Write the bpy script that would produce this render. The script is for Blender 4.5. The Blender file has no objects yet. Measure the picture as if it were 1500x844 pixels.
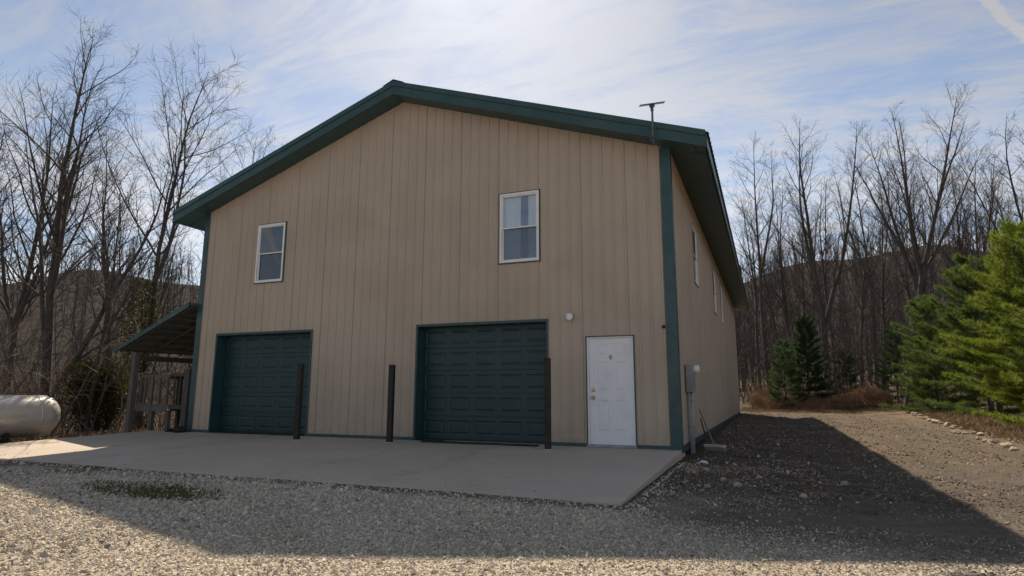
import bpy, math, random
import numpy as np
from mathutils import Vector, Matrix
R = math.radians
scene = bpy.context.scene
COL = scene.collection

# ------------------------------------------------------------------ camera
CAM = Vector((13.703, -11.589, 0.991))
yaw, pitch, roll = 0.3932, 0.1702, 0.0035
fw = Vector((-math.sin(yaw)*math.cos(pitch), math.cos(yaw)*math.cos(pitch), math.sin(pitch)))
rt = Vector((math.cos(yaw), math.sin(yaw), 0)); up = rt.cross(fw)
r2 = rt*math.cos(roll)+up*math.sin(roll); u2 = -rt*math.sin(roll)+up*math.cos(roll)
cd = bpy.data.cameras.new('camera'); cam = bpy.data.objects.new('camera', cd); COL.objects.link(cam)
m = Matrix((r2, u2, -fw)).transposed().to_4x4(); m.translation = CAM
cam.matrix_world = m
cd.sensor_fit = 'HORIZONTAL'; cd.sensor_width = 36; cd.lens = 896.5/1500*36; cd.clip_start = .1; cd.clip_end = 3000
scene.camera = cam

# ------------------------------------------------------------------ sky, sun, exposure
SUN = Vector((-0.45, 0.90, 1.0)).normalized()          # towards the sun
elev = math.asin(SUN.z); azim = math.atan2(SUN.x, SUN.y)
world = bpy.data.worlds.new('World'); scene.world = world; world.use_nodes = True
wt = world.node_tree; wn = wt.nodes; wn.clear()
def wnode(t, **k):
    n = wn.new(t)
    for a, b in k.items(): setattr(n, a, b)
    return n
out = wnode('ShaderNodeOutputWorld'); bg = wnode('ShaderNodeBackground'); bg.inputs[1].default_value = 0.085
sky = wnode('ShaderNodeTexSky', sky_type='NISHITA', sun_disc=False)
sky.sun_elevation = elev; sky.sun_rotation = azim; sky.air_density = 1.0; sky.dust_density = .35; sky.ozone_density = 1.2; sky.altitude = 250
tc = wnode('ShaderNodeTexCoord'); sep = wnode('ShaderNodeSeparateXYZ'); wt.links.new(tc.outputs['Generated'], sep.inputs[0])
def wmath(op, a, b=None, clamp=False):
    n = wnode('ShaderNodeMath', operation=op, use_clamp=clamp)
    for i, v in enumerate((a, b)):
        if v is None: continue
        if isinstance(v, (int, float)): n.inputs[i].default_value = v
        else: wt.links.new(v, n.inputs[i])
    return n.outputs[0]
zc = wmath('ADD', wmath('MAXIMUM', sep.outputs[2], 0.0), 0.16)
cx_ = wmath('DIVIDE', sep.outputs[0], zc); cy_ = wmath('DIVIDE', sep.outputs[1], zc)
comb = wnode('ShaderNodeCombineXYZ'); wt.links.new(cx_, comb.inputs[0]); wt.links.new(cy_, comb.inputs[1])
def cloudnoise(scale, rot, sc, detail, rough, dist):
    mp = wnode('ShaderNodeMapping'); mp.inputs['Rotation'].default_value = (0, 0, rot); mp.inputs['Scale'].default_value = sc
    wt.links.new(comb.outputs[0], mp.inputs[0])
    nz = wnode('ShaderNodeTexNoise'); nz.inputs['Scale'].default_value = scale; nz.inputs['Detail'].default_value = detail
    nz.inputs['Roughness'].default_value = rough; nz.inputs['Distortion'].default_value = dist
    wt.links.new(mp.outputs[0], nz.inputs['Vector']); return nz.outputs[0]
n1 = cloudnoise(1.1, R(40), (1, .55, 1), 5, .55, .3)
n2 = cloudnoise(3.0, R(-28), (.6, 1.8, 1), 9, .66, 1.0)
n3 = cloudnoise(11, R(-20), (.3, 1.5, 1), 7, .65, .6)
s = wmath('ADD', wmath('ADD', wmath('MULTIPLY', n1, .44), wmath('MULTIPLY', n2, .46)), wmath('MULTIPLY', n3, .18))
cov = wnode('ShaderNodeMapRange', interpolation_type='SMOOTHSTEP'); cov.inputs[1].default_value = .43; cov.inputs[2].default_value = .62
wt.links.new(s, cov.inputs[0])
perp = wmath('ADD', wmath('MULTIPLY', wmath('SUBTRACT', cx_, .4715), .817), wmath('MULTIPLY', wmath('SUBTRACT', cy_, 1.379), -.577))
perp = wmath('ADD', perp, wmath('MULTIPLY', wmath('SUBTRACT', n3, .5), .05))
trail = wnode('ShaderNodeMapRange', interpolation_type='SMOOTHSTEP'); trail.inputs[1].default_value = .021; trail.inputs[2].default_value = .006
wt.links.new(wmath('ABSOLUTE', perp), trail.inputs[0])
bw = wnode('ShaderNodeRGBToBW'); wt.links.new(sky.outputs[0], bw.inputs[0])
cl = wnode('ShaderNodeMixRGB', blend_type='MULTIPLY'); cl.inputs[0].default_value = 1; cl.inputs[2].default_value = (1.42, 1.44, 1.52, 1)
wt.links.new(bw.outputs[0], cl.inputs[1])
mixc = wnode('ShaderNodeMixRGB'); wt.links.new(wmath('MAXIMUM', wmath('ADD', wmath('MULTIPLY', cov.outputs[0], .66), .22), trail.outputs[0]), mixc.inputs[0])
wt.links.new(sky.outputs[0], mixc.inputs[1]); wt.links.new(cl.outputs[0], mixc.inputs[2])
wt.links.new(mixc.outputs[0], bg.inputs[0]); wt.links.new(bg.outputs[0], out.inputs[0])
sl = bpy.data.lights.new('sun', 'SUN'); sl.energy = 5.0; sl.angle = R(.6); sl.color = (1, .85, .66)
so = bpy.data.objects.new('sun', sl); COL.objects.link(so); so.rotation_euler = (-SUN).to_track_quat('-Z', 'Y').to_euler(); so.location = (0, 0, 40)
vs = scene.view_settings; vs.view_transform = 'Standard'; vs.look = 'None'; vs.gamma = 1; vs.use_curve_mapping = False; vs.exposure = 0.45
scene.render.engine = 'CYCLES'

# ------------------------------------------------------------------ material helpers
def mat(name, col, rough=.6, metal=0, spec=.5):
    mt = bpy.data.materials.new(name); mt.use_nodes = True
    b = mt.node_tree.nodes['Principled BSDF']
    b.inputs['Base Color'].default_value = (*col, 1); b.inputs['Roughness'].default_value = rough
    b.inputs['Metallic'].default_value = metal; b.inputs['Specular IOR Level'].default_value = spec
    return mt
class NT:
    def __init__(s, mt): s.t = mt.node_tree; s.b = s.t.nodes['Principled BSDF']
    def n(s, t, **k):
        x = s.t.nodes.new(t)
        for a, b in k.items(): setattr(x, a, b)
        return x
    def l(s, a, b): s.t.links.new(a, b)
    def coord(s, kind='Object', scale=(1, 1, 1)):
        if kind == 'World': o = s.n('ShaderNodeNewGeometry').outputs['Position']
        else: o = s.n('ShaderNodeTexCoord').outputs[kind]
        mp = s.n('ShaderNodeMapping'); mp.inputs['Scale'].default_value = scale; s.l(o, mp.inputs[0]); return mp.outputs[0]
    def noise(s, vec, scale, detail=4, rough=.55, dist=0):
        z = s.n('ShaderNodeTexNoise'); z.inputs['Scale'].default_value = scale; z.inputs['Detail'].default_value = detail
        z.inputs['Roughness'].default_value = rough; z.inputs['Distortion'].default_value = dist; s.l(vec, z.inputs['Vector']); return z.outputs[0]
    def vor(s, vec, scale, out='Distance', feature='F1'):
        z = s.n('ShaderNodeTexVoronoi', feature=feature); z.inputs['Scale'].default_value = scale; s.l(vec, z.inputs['Vector']); return z.outputs[out]
    def ramp(s, f, stops):
        r = s.n('ShaderNodeValToRGB'); e = r.color_ramp.elements
        while len(e) < len(stops): e.new(.5)
        for i, (p, c) in enumerate(stops): e[i].position = p; e[i].color = (*c, 1) if len(c) == 3 else c
        s.l(f, r.inputs[0]); return r.outputs[0]
    def rng(s, f, a, b, c=0, d=1, smooth=True):
        r = s.n('ShaderNodeMapRange'); r.interpolation_type = 'SMOOTHSTEP' if smooth else 'LINEAR'
        for i, v in enumerate((a, b, c, d)): r.inputs[i+1].default_value = v
        s.l(f, r.inputs[0]); return r.outputs[0]
    def mix(s, f, a, b, mode='MIX'):
        x = s.n('ShaderNodeMixRGB', blend_type=mode)
        for i, v in enumerate((f, a, b)):
            if isinstance(v, (int, float)): x.inputs[i].default_value = v
            elif isinstance(v, tuple): x.inputs[i].default_value = (*v, 1)
            else: s.l(v, x.inputs[i])
        return x.outputs[0]
    def math(s, op, a, b=0.0, clamp=False):
        x = s.n('ShaderNodeMath', operation=op, use_clamp=clamp)
        for i, v in enumerate((a, b)):
            if isinstance(v, (int, float)): x.inputs[i].default_value = v
            else: s.l(v, x.inputs[i])
        return x.outputs[0]
    def bump(s, h, strength, dist=.02):
        b = s.n('ShaderNodeBump'); b.inputs['Strength'].default_value = strength; b.inputs['Distance'].default_value = dist
        s.l(h, b.inputs['Height']); s.l(b.outputs[0], s.b.inputs['Normal'])
    def base(s, c): s.l(c, s.b.inputs['Base Color'])
    def rough(s, c): s.l(c, s.b.inputs['Roughness'])

def noisy(name, a, b, scale, rough=.7, bump=.2, bscale=None, sc=(1, 1, 1), metal=0, spec=.4, world_=True, bdist=.01):
    mt = mat(name, a, rough, metal, spec); t = NT(mt); v = t.coord('World' if world_ else 'Object', sc)
    t.base(t.mix(t.rng(t.noise(v, scale, 6, .65), .3, .7), a, b))
    if bump: t.bump(t.noise(v, bscale or scale*4, 5, .6), bump, bdist)
    return mt

M = {}
# painted steel siding: tan, faint dirt clouds and vertical weathering
mt = mat('tan_siding', (.33, .265, .215), .5, 0, .4); t = NT(mt); v = t.coord('World')
big = t.noise(v, .55, 5, .6, .4); streak = t.noise(t.coord('World', (1, 1, .12)), 1.1, 3, .5)
c = t.mix(t.rng(big, .35, .7), (.46, .382, .303), (.41, .34, .27)); c = t.mix(t.math('MULTIPLY', t.rng(streak, .5, .75), .2), c, (.34, .275, .22))
zz = t.n('ShaderNodeSeparateXYZ'); t.l(t.n('ShaderNodeNewGeometry').outputs['Position'], zz.inputs[0])
splash = t.math('MULTIPLY', t.rng(zz.outputs[2], .05, .55, 1, 0), t.rng(t.noise(v, 6, 5, .6), .35, .7)); c = t.mix(t.math('MULTIPLY', splash, .35), c, (.20, .17, .14))
t.base(c); t.rough(t.rng(big, .3, .7, .42, .6)); t.bump(t.noise(v, 1.6, 3, .5), .12, .03); M['tan'] = mt
mt = mat('green_trim', (.022, .07, .07), .38, 0, .5); t = NT(mt); v = t.coord('World')
t.base(t.mix(t.rng(t.noise(v, 3, 5, .6), .35, .7), (.019, .062, .067), (.030, .078, .083))); t.rough(t.rng(t.noise(v, 5, 4), .3, .7, .3, .5)); M['green'] = mt
mt = mat('green_soffit', (.03, .085, .09), .45, 0, .5); t = NT(mt); v = t.coord('World')
t.base(t.mix(t.rng(t.noise(v, 2.5, 5, .6), .3, .7), (.030, .080, .087), (.042, .096, .102))); M['soffit'] = mt
mt = mat('green_roof_steel', (.03, .085, .08), .4, 0, .5); M['roof'] = mt
mt = mat('green_garage_door', (.010, .040, .044), .42, 0, .45); t = NT(mt); v = t.coord('World')
t.base(t.mix(t.rng(t.noise(v, 2, 6, .65), .35, .75), (.005, .033, .038), (.008, .043, .048))); t.bump(t.noise(t.coord('World', (3, 3, 60)), 8, 3), .05, .004); M['gdoor'] = mt
M['black_rubber'] = noisy('black_rubber', (.012, .014, .014), (.03, .032, .03), 9, .6, .2)
mt = mat('white_door_paint', (.74, .76, .80), .38, 0, .5); t = NT(mt); v = t.coord('World')
t.base(t.mix(t.rng(t.noise(v, 3, 6, .65), .45, .8), (.76, .78, .82), (.62, .64, .68))); M['white'] = mt
M['vinyl'] = noisy('white_vinyl', (.84, .84, .83), (.76, .76, .74), 7, .45, 0)
M['brass'] = mat('brass', (.55, .42, .22), .3, 1)
M['chrome'] = mat('nickel', (.6, .58, .54), .28, 1)
mt = mat('window_glass', (.02, .03, .04), .02, 0, .5); t = NT(mt); nt = mt.node_tree
tr = t.n('ShaderNodeBsdfTransparent'); tr.inputs[0].default_value = (.94, .96, .97, 1)
gl = t.n('ShaderNodeBsdfGlossy'); gl.inputs['Roughness'].default_value = .01; gl.inputs['Color'].default_value = (.9, .95, 1, 1)
fr = t.n('ShaderNodeFresnel'); fr.inputs[0].default_value = 1.6
bmp = t.n('ShaderNodeBump'); bmp.inputs['Strength'].default_value = .05; bmp.inputs['Distance'].default_value = .02; t.l(t.noise(t.coord('World'), 1.5, 2), bmp.inputs['Height']); t.l(bmp.outputs[0], gl.inputs['Normal'])
mx = t.n('ShaderNodeMixShader'); t.l(t.math('ADD', fr.outputs[0], .10), mx.inputs[0]); t.l(tr.outputs[0], mx.inputs[1]); t.l(gl.outputs[0], mx.inputs[2])
t.l(mx.outputs[0], nt.nodes['Material Output'].inputs[0]); M['glass'] = mt
M['glass_low'] = mt.copy(); M['glass_low'].name = 'screened_window_glass'; [setattr(q.inputs[0], 'default_value', (.62, .66, .70, 1)) for q in M['glass_low'].node_tree.nodes if q.type == 'BSDF_TRANSPARENT']; [setattr(q.inputs[0], 'default_value', (.6, .66, .72, 1)) for q in M['glass_low'].node_tree.nodes if q.type == 'BSDF_GLOSSY']
mt = mat('curtain_cloth', (.86, .89, .92), .9, 0, .1); t = NT(mt); t.b.inputs['Subsurface Weight'].default_value = 0; M['curtain'] = mt
M['dark_room'] = noisy('dark_interior', (.03, .03, .032), (.05, .05, .05), 2, .9, 0)
# concrete
mt = mat('concrete', (.42, .39, .35), .85, 0, .3); t = NT(mt); v = t.coord('World')
c = t.mix(t.rng(t.noise(v, .5, 6, .6, .6), .3, .7), (.58, .495, .40), (.47, .405, .33))
c = t.mix(t.math('MULTIPLY', t.rng(t.noise(t.coord('World', (.5, 2.4, 1)), 1.3, 5, .65, .8), .55, .8), .55), c, (.33, .29, .245))
c = t.mix(t.math('MULTIPLY', t.rng(t.noise(v, 1.1, 4, .5, 1.2), .62, .72), .35), c, (.25, .225, .195))
c = t.mix(.35, c, t.ramp(t.noise(v, 90, 3, .6), [(.3, (.3, .27, .235)), (.7, (.58, .52, .45))]))
sx_ = t.n('ShaderNodeSeparateXYZ'); t.l(v, sx_.inputs[0]); wx = t.math('ADD', sx_.outputs[0], t.math('MULTIPLY', t.math('SUBTRACT', t.noise(v, .35, 2), .5), 1.2))
for c0 in (1.5, 3.0, 7.4, 8.95):
    band = t.rng(t.math('ABSOLUTE', t.math('SUBTRACT', wx, c0)), .20, .06, 0, 1); c = t.mix(t.math('MULTIPLY', t.math('MULTIPLY', band, t.rng(t.noise(v, 2.2, 5, .65), .35, .7)), .32), c, (.22, .195, .17))
t.base(c); t.bump(t.noise(t.coord('World', (60, 8, 8)), 3, 4, .6), .25, .006); M['concrete'] = mt
M['grey_wood'] = noisy('weathered_wood', (.085, .078, .075), (.16, .148, .138), 3, .85, .5, 6, (12, 12, 1), bdist=.004)
M['dark_wood'] = noisy('dark_wood', (.055, .05, .046), (.10, .09, .08), 3, .85, .5, 6, (12, 12, 1), bdist=.004)
M['underside'] = noisy('rusty_deck_underside', (.10, .08, .065), (.16, .125, .10), 2.2, .8, .2)
M['post'] = noisy('rusted_steel_post', (.016, .015, .015), (.034, .029, .026), 8, .7, .4, 40)
mt = mat('tank_paint', (.62, .62, .60), .3, .35, .6); t = NT(mt); v = t.coord('World')
c = t.mix(t.rng(t.noise(v, 1.4, 6, .65), .35, .85), (.66, .62, .54), (.57, .525, .44)); t.base(c); t.rough(t.rng(t.noise(v, 6, 5), .3, .7, .24, .4)); M['tank'] = mt
M['meter'] = noisy('grey_meter_paint', (.24, .26, .27), (.32, .34, .35), 5, .5, .1)
M['pvc'] = noisy('grey_conduit', (.30, .31, .31), (.38, .385, .38), 5, .5, 0)
M['dish'] = mat('dish_plastic', (.10, .13, .16), .4)
M['pale_plastic'] = noisy('pale_plastic', (.62, .62, .58), (.5, .49, .45), 9, .5, 0)
M['black'] = noisy('black_plastic', (.012, .012, .013), (.022, .022, .024), 8, .55, .3)
M['bag'] = noisy('black_bag', (.010, .010, .011), (.02, .02, .022), 8, .35, .8, 12)
M['handle'] = noisy('broom_handle_wood', (.30, .25, .18), (.20, .165, .12), 6, .7, .1)
M['bristle'] = noisy('broom_bristle', (.55, .52, .44), (.36, .33, .27), 30, .9, .6, 80)
M['paper'] = mat('crumpled_paper', (.72, .74, .78), .8)
M['moss'] = noisy('moss', (.085, .10, .03), (.15, .14, .055), 20, .95, .4)
def bark(name, a, b): return noisy(name, a, b, 4, .9, .8, 18, (6, 6, 1), world_=False, bdist=.02)
M['bark'] = bark('grey_bark', (.05, .043, .038), (.10, .088, .078))
M['twig'] = noisy('brown_twig', (.06, .05, .043), (.105, .088, .075), 2, .9, 0)
M['pale_bark'] = bark('pale_bark', (.20, .18, .15), (.34, .31, .27))
M['pine_bark'] = bark('pine_bark', (.07, .055, .045), (.13, .105, .085))
M['farwood'] = noisy('far_twigs', (.075, .062, .056), (.12, .10, .09), .05, .95, 0)
M['bramble'] = noisy('bramble', (.19, .135, .09), (.33, .245, .17), .6, .9, 0)
M['deadgrass'] = noisy('dead_grass', (.36, .26, .15), (.22, .155, .09), 1.2, .9, 0)
M['deadleaf'] = noisy('dead_leaf', (.20, .13, .08), (.36, .24, .15), 2.2, .9, 0)
M['rock'] = noisy('pale_rock', (.44, .38, .29), (.28, .235, .175), 4, .9, .6, 14)
def leafy(name, a, b, trans=.4):
    mt = mat(name, a, .6, 0, .3); t = NT(mt); v = t.coord('World')
    c = t.mix(t.rng(t.noise(v, 1.6, 4, .6), .3, .7), a, b); t.base(c)
    tl = t.n('ShaderNodeBsdfTranslucent'); hs = t.mix(1.0, c, (1.5, 1.6, .7), 'MULTIPLY'); t.l(hs, tl.inputs[0])
    mx = t.n('ShaderNodeMixShader'); mx.inputs[0].default_value = trans; t.l(t.b.outputs[0], mx.inputs[1]); t.l(tl.outputs[0], mx.inputs[2])
    t.l(mx.outputs[0], mt.node_tree.nodes['Material Output'].inputs[0]); return mt
M['needle'] = leafy('pine_needles', (.092, .128, .030), (.155, .185, .044), .52)
M['needle_mid'] = leafy('mid_green_needles', (.055, .088, .034), (.095, .13, .045), .45)
M['needle_dark'] = leafy('blue_green_needles', (.028, .058, .034), (.05, .085, .042), .4)
M['cedar'] = leafy('cedar_foliage', (.034, .036, .014), (.062, .058, .022), .35)

# ------------------------------------------------------------------ object helpers
def tag(o, label=None, cat=None, group=None, kind=None):
    for k, vv in (('label', label), ('category', cat), ('group', group), ('kind', kind)):
        if vv: o[k] = vv
    return o
def empty(name, loc, label, cat, group=None, rz=0):
    o = bpy.data.objects.new(name, None); COL.objects.link(o); o.location = loc; o.rotation_euler[2] = rz; o.empty_display_size = .2
    return tag(o, label, cat, group)
class MB:
    def __init__(s): s.v = []; s.f = []
    def add(s, vs_, fs):
        k = len(s.v); s.v += [tuple(p) for p in vs_]; s.f += [tuple(i+k for i in f) for f in fs]; return s
    def box(s, a, b):
        x0, y0, z0 = a; x1, y1, z1 = b
        if x0 > x1: x0, x1 = x1, x0
        if y0 > y1: y0, y1 = y1, y0
        if z0 > z1: z0, z1 = z1, z0
        return s.add([(x0, y0, z0), (x1, y0, z0), (x1, y1, z0), (x0, y1, z0), (x0, y0, z1), (x1, y0, z1), (x1, y1, z1), (x0, y1, z1)],
                     [(3, 2, 1, 0), (4, 5, 6, 7), (0, 1, 5, 4), (1, 2, 6, 5), (2, 3, 7, 6), (3, 0, 4, 7)])
    def prism(s, poly, axis, a, b):
        """poly: 2D points; extruded along axis from a to b"""
        def P(p, w): return {'x': (w, p[0], p[1]), 'y': (p[0], w, p[1]), 'z': (p[0], p[1], w)}[axis]
        n = len(poly); return s.add([P(p, a) for p in poly]+[P(p, b) for p in poly],
            [tuple(range(n))[::-1], tuple(range(n, 2*n))]+[(i, (i+1) % n, (i+1) % n+n, i+n) for i in range(n)])
    def tube(s, pts, rad, n=8, caps=True):
        pts = [Vector(p) for p in pts]; rad = rad if isinstance(rad, (list, tuple)) else [rad]*len(pts)
        vv = []; ref = None
        for i, p in enumerate(pts):
            d = (pts[min(i+1, len(pts)-1)]-pts[max(i-1, 0)]).normalized()
            if ref is None: ref = d.orthogonal().normalized()
            x = (ref-d*ref.dot(d)).normalized(); y = d.cross(x); ref = x
            for k in range(n):
                a = 2*math.pi*k/n; vv.append(p+x*math.cos(a)*rad[i]+y*math.sin(a)*rad[i])
        ff = [(i*n+k, i*n+(k+1) % n, (i+1)*n+(k+1) % n, (i+1)*n+k) for i in range(len(pts)-1) for k in range(n)]
        if caps: ff += [tuple(range(n))[::-1], tuple(range((len(pts)-1)*n, len(pts)*n))]
        return s.add(vv, ff)
    def lathe(s, prof, center, axis='z', n=24):
        c = Vector(center); vv = []
        for (r_, h) in prof:
            for k in range(n):
                a = 2*math.pi*k/n; p = (r_*math.cos(a), r_*math.sin(a), h)
                p = {'z': p, 'y': (p[0], p[2], p[1]), 'x': (p[2], p[0], p[1])}[axis]; vv.append(c+Vector(p))
        m_ = len(prof)
        return s.add(vv, [(i*n+k, i*n+(k+1) % n, (i+1)*n+(k+1) % n, (i+1)*n+k) for i in range(m_-1) for k in range(n)]+[tuple(range(n))[::-1], tuple(range((m_-1)*n, m_*n))])
    def mesh(s, name, material, smooth=False):
        me = bpy.data.meshes.new(name); me.from_pydata(s.v, [], s.f); me.materials.append(material)
        bm_fix(me)
        if smooth: me.shade_smooth()
        return me
    def build(s, name, material, parent=None, smooth=False, bevel=0):
        o = bpy.data.objects.new(name, s.mesh(name, material, smooth)); COL.objects.link(o)
        if parent: o.parent = parent
        if bevel:
            b = o.modifiers.new('bevel', 'BEVEL'); b.width = bevel; b.segments = 2; b.limit_method = 'ANGLE'; b.angle_limit = R(40)
        return o
def bm_fix(me):
    import bmesh
    b = bmesh.new(); b.from_mesh(me); bmesh.ops.recalc_face_normals(b, faces=b.faces); b.to_mesh(me); b.free()
def np_mesh(name, V, F, material, smooth=False):
    """V (n,3); F (m,k) all the same size"""
    V = np.asarray(V, np.float32); F = np.asarray(F, np.int32); k = F.shape[1]
    me = bpy.data.meshes.new(name); me.vertices.add(len(V)); me.vertices.foreach_set('co', V.ravel())
    me.loops.add(F.size); me.loops.foreach_set('vertex_index', F.ravel())
    me.polygons.add(len(F)); me.polygons.foreach_set('loop_start', np.arange(0, F.size, k, dtype=np.int32)); me.polygons.foreach_set('loop_total', np.full(len(F), k, np.int32))
    me.update(calc_edges=True); me.materials.append(material)
    me.polygons.foreach_set('use_smooth', np.full(len(F), smooth)); return me
def link(name, me, parent=None):
    o = bpy.data.objects.new(name, me); COL.objects.link(o)
    if parent: o.parent = parent
    return o
def copy_tree(o, parent=None):
    c_ = o.copy(); COL.objects.link(c_); c_.parent = parent
    for ch in list(o.children): copy_tree(ch, c_)
    return c_

# ------------------------------------------------------------------ terrain
def sst(a, b, x): tt = np.clip((x-a)/(b-a), 0, 1); return tt*tt*(3-2*tt)
def wob(x, y, s_, seed):
    return (np.sin(x*s_+seed*1.7+1.3*np.sin(y*s_*.7+seed))+np.sin(y*s_*1.13+seed*2.9+1.1*np.sin(x*s_*.8-seed))+.6*np.sin((x+y)*s_*1.9+seed))/2.6
def H(x, y):
    x = np.asarray(x, float); y = np.asarray(y, float)
    z = -.20+.012*wob(x, y, 1.1, 3)+.006*wob(x, y, 3.3, 5)
    z = z+sst(12.6, 14, x)*sst(-6, -3, y)*(.030*wob(x, y, 1.9, 12)+.018*wob(x, y, 4.3, 13)+.012*wob(x, y, 8.1, 14))
    z = z+.045*sst(-6.4, -5.1, y)*sst(13.5, 12.0, x)*sst(-3, -1.5, x)
    z = z-.03*(np.exp(-((x-14.7-.15*np.sin(y*.3))/.28)**2)+np.exp(-((x-16.5-.15*np.sin(y*.3))/.28)**2))*sst(-5, -2, y)*sst(30, 26, y)
    near = sst(6, 1.5, np.hypot(np.maximum(np.maximum(-x, x-12.2), 0), np.maximum(np.maximum(-y, y-24.4), 0)))
    z = z+.13*sst(-3, 14, y)*sst(10, 12.2, x)
    z = z+sst(18.1, 18.9, x)*sst(-6, 2, y)*.10+sst(18.9, 22, x)*sst(-6, 2, y)*.2+sst(21, 40, x)*.6
    z = z+sst(31, 36, y)*.25+sst(36, 60, y)*.9+.10*wob(x, y, .5, 8)*sst(32, 40, y)
    z = z-sst(-3.2, -9, x)*.55-sst(-9, -40, x)*1.3+.12*wob(x, y, .45, 2)*sst(-4, -9, x)
    r = np.hypot(x-6, y); az = np.arctan2(x-6, y)        # 0 = straight back
    back = sst(-2.3, -1.5, az)*sst(2.2, 1.4, az)
    ridge = 38+5*np.sin(az*5+.6)+3*np.sin(az*13+1)+2.0*np.sin(az*29)
    dip = 1.06-.05*np.exp(-((az-.04)/.06)**2)+.30*np.exp(-((az-.24)/.17)**2)
    z = z+sst(55, 290, r)*ridge*dip*(.25+.75*back)+sst(60, 120, r)*2*wob(x, y, .05, 4)
    return z-sst(300, 700, r)*6
def Hs(x, y): return float(H(x, y))

# ground material: gravel apron, dark earth strip, dirt drive, leaf litter
gm = mat('ground_gravel_and_litter', (.3, .27, .22), .95, 0, .2); t = NT(gm); v = t.coord('World')
ps = t.n('ShaderNodeSeparateXYZ'); t.l(v, ps.inputs[0]); X, Y = ps.outputs[0], ps.outputs[1]
jit = t.math('MULTIPLY', t.math('SUBTRACT', t.noise(v, .55, 5, .6), .5), 5.0); jx = t.math('ADD', X, jit); jy = t.math('ADD', Y, jit)
grav = t.ramp(t.vor(v, 62, 'Color'), [(0, (.36, .31, .245)), (.5, (.54, .47, .37)), (1, (.68, .60, .49))])
grav = t.mix(t.rng(t.vor(v, 62, 'Distance'), .35, .75), grav, (.24, .205, .16))
grav = t.mix(t.math('MULTIPLY', t.rng(t.noise(v, .9, 5, .6, .5), .48, .7), .55), grav, (.26, .215, .16))
soil = t.mix(t.rng(t.noise(v, 3.5, 7, .7), .3, .7), (.055, .045, .036), (.12, .10, .08))
soil = t.mix(t.math('MULTIPLY', t.rng(t.vor(v, 26, 'Distance'), .3, .1), t.rng(t.noise(v, 2.3, 4), .5, .6)), soil, (.26, .24, .21))
drive = t.mix(t.rng(t.noise(t.coord('World', (1.6, .35, 1)), 1.2, 6, .65), .3, .7), (.070, .053, .035), (.145, .112, .074))
drive = t.mix(.4, drive, t.ramp(t.noise(v, 30, 5, .7), [(.3, (.05, .039, .028)), (.7, (.18, .142, .10))]))
leaf = t.ramp(t.vor(v, 14, 'Color'), [(0, (.09, .06, .04)), (.5, (.17, .115, .075)), (1, (.27, .19, .12))])
leaf = t.mix(t.rng(t.noise(v, .7, 5, .6), .4, .7), leaf, (.13, .095, .065))
c = leaf
m_drive = t.math('MULTIPLY', t.rng(jx, 10.5, 12, 0, 1), t.math('MULTIPLY', t.rng(t.math('ADD', X, t.math('MULTIPLY', jit, .15)), 19.3, 18.3, 0, 1), t.rng(jy, 33, 31, 0, 1)))
c = t.mix(m_drive, c, drive)
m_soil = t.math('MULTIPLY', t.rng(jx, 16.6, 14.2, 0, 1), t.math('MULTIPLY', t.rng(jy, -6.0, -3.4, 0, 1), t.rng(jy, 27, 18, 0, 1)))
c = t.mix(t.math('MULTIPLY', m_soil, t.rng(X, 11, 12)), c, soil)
m_grav = t.math('MULTIPLY', t.rng(t.math('ADD', Y, t.math('MULTIPLY', jit, .25)), -3.2, -4.8, 0, 1), t.rng(jx, -4.5, -2.2, 0, 1))
c = t.mix(m_grav, c, grav)
m_dark = t.math('MULTIPLY', t.rng(jx, 12.0, 13.6, 0, 1), t.math('MULTIPLY', t.rng(Y, -6.6, -5.4, 0, 1), t.rng(jy, 2.5, -1.5, 0, 1))); c = t.mix(t.math('MULTIPLY', m_dark, .85), c, soil)  # dark earth at right front; missing shadow there is also painted into the colour
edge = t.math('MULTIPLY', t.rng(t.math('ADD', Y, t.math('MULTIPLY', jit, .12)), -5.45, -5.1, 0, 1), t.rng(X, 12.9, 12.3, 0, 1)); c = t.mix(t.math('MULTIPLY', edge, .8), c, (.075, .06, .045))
dp = t.math('MULTIPLY', t.rng(t.noise(v, .5, 4, .5), .5, .62), t.math('MULTIPLY', t.rng(Y, -7.0, -6.2, 0, 1), t.rng(X, 8.5, 6.5, 0, 1))); c = t.mix(t.math('MULTIPLY', dp, .7), c, (.09, .068, .048))
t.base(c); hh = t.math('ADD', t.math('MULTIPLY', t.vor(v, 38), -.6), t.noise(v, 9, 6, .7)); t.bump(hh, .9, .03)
M['ground'] = gm
hm = mat('wooded_hillside', (.14, .11, .085), .95, 0, .1); t = NT(hm); v = t.coord('World')
t.base(t.mix(t.rng(t.noise(v, .3, 9, .8), .4, .6), (.042, .036, .033), (.105, .086, .074))); t.bump(t.noise(v, .6, 8, .8), 1, 3.0); M['hill'] = hm

def polar(r_list, nang):
    V = []; F = []
    for r_ in r_list:
        a = np.linspace(0, 2*np.pi, nang, endpoint=False); x = 10+r_*np.sin(a); y = 2+r_*np.cos(a); V.append(np.c_[x, y, H(x, y)])
    V = np.concatenate(V); i = np.arange(nang); j = (i+1) % nang
    for k in range(len(r_list)-1): F.append(np.c_[k*nang+i, k*nang+j, (k+1)*nang+j, (k+1)*nang+i])
    return V, np.concatenate(F)
rl = [.05]+list(np.arange(.5, 26, .3))+list(np.geomspace(26.2, 80, 45))
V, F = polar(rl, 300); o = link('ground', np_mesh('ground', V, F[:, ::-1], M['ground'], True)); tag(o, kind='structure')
V, F = polar(list(np.geomspace(80, 900, 60)), 300); o = link('hill', np_mesh('hill', V, F[:, ::-1], M['hill'], True)); tag(o, kind='structure')

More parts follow.
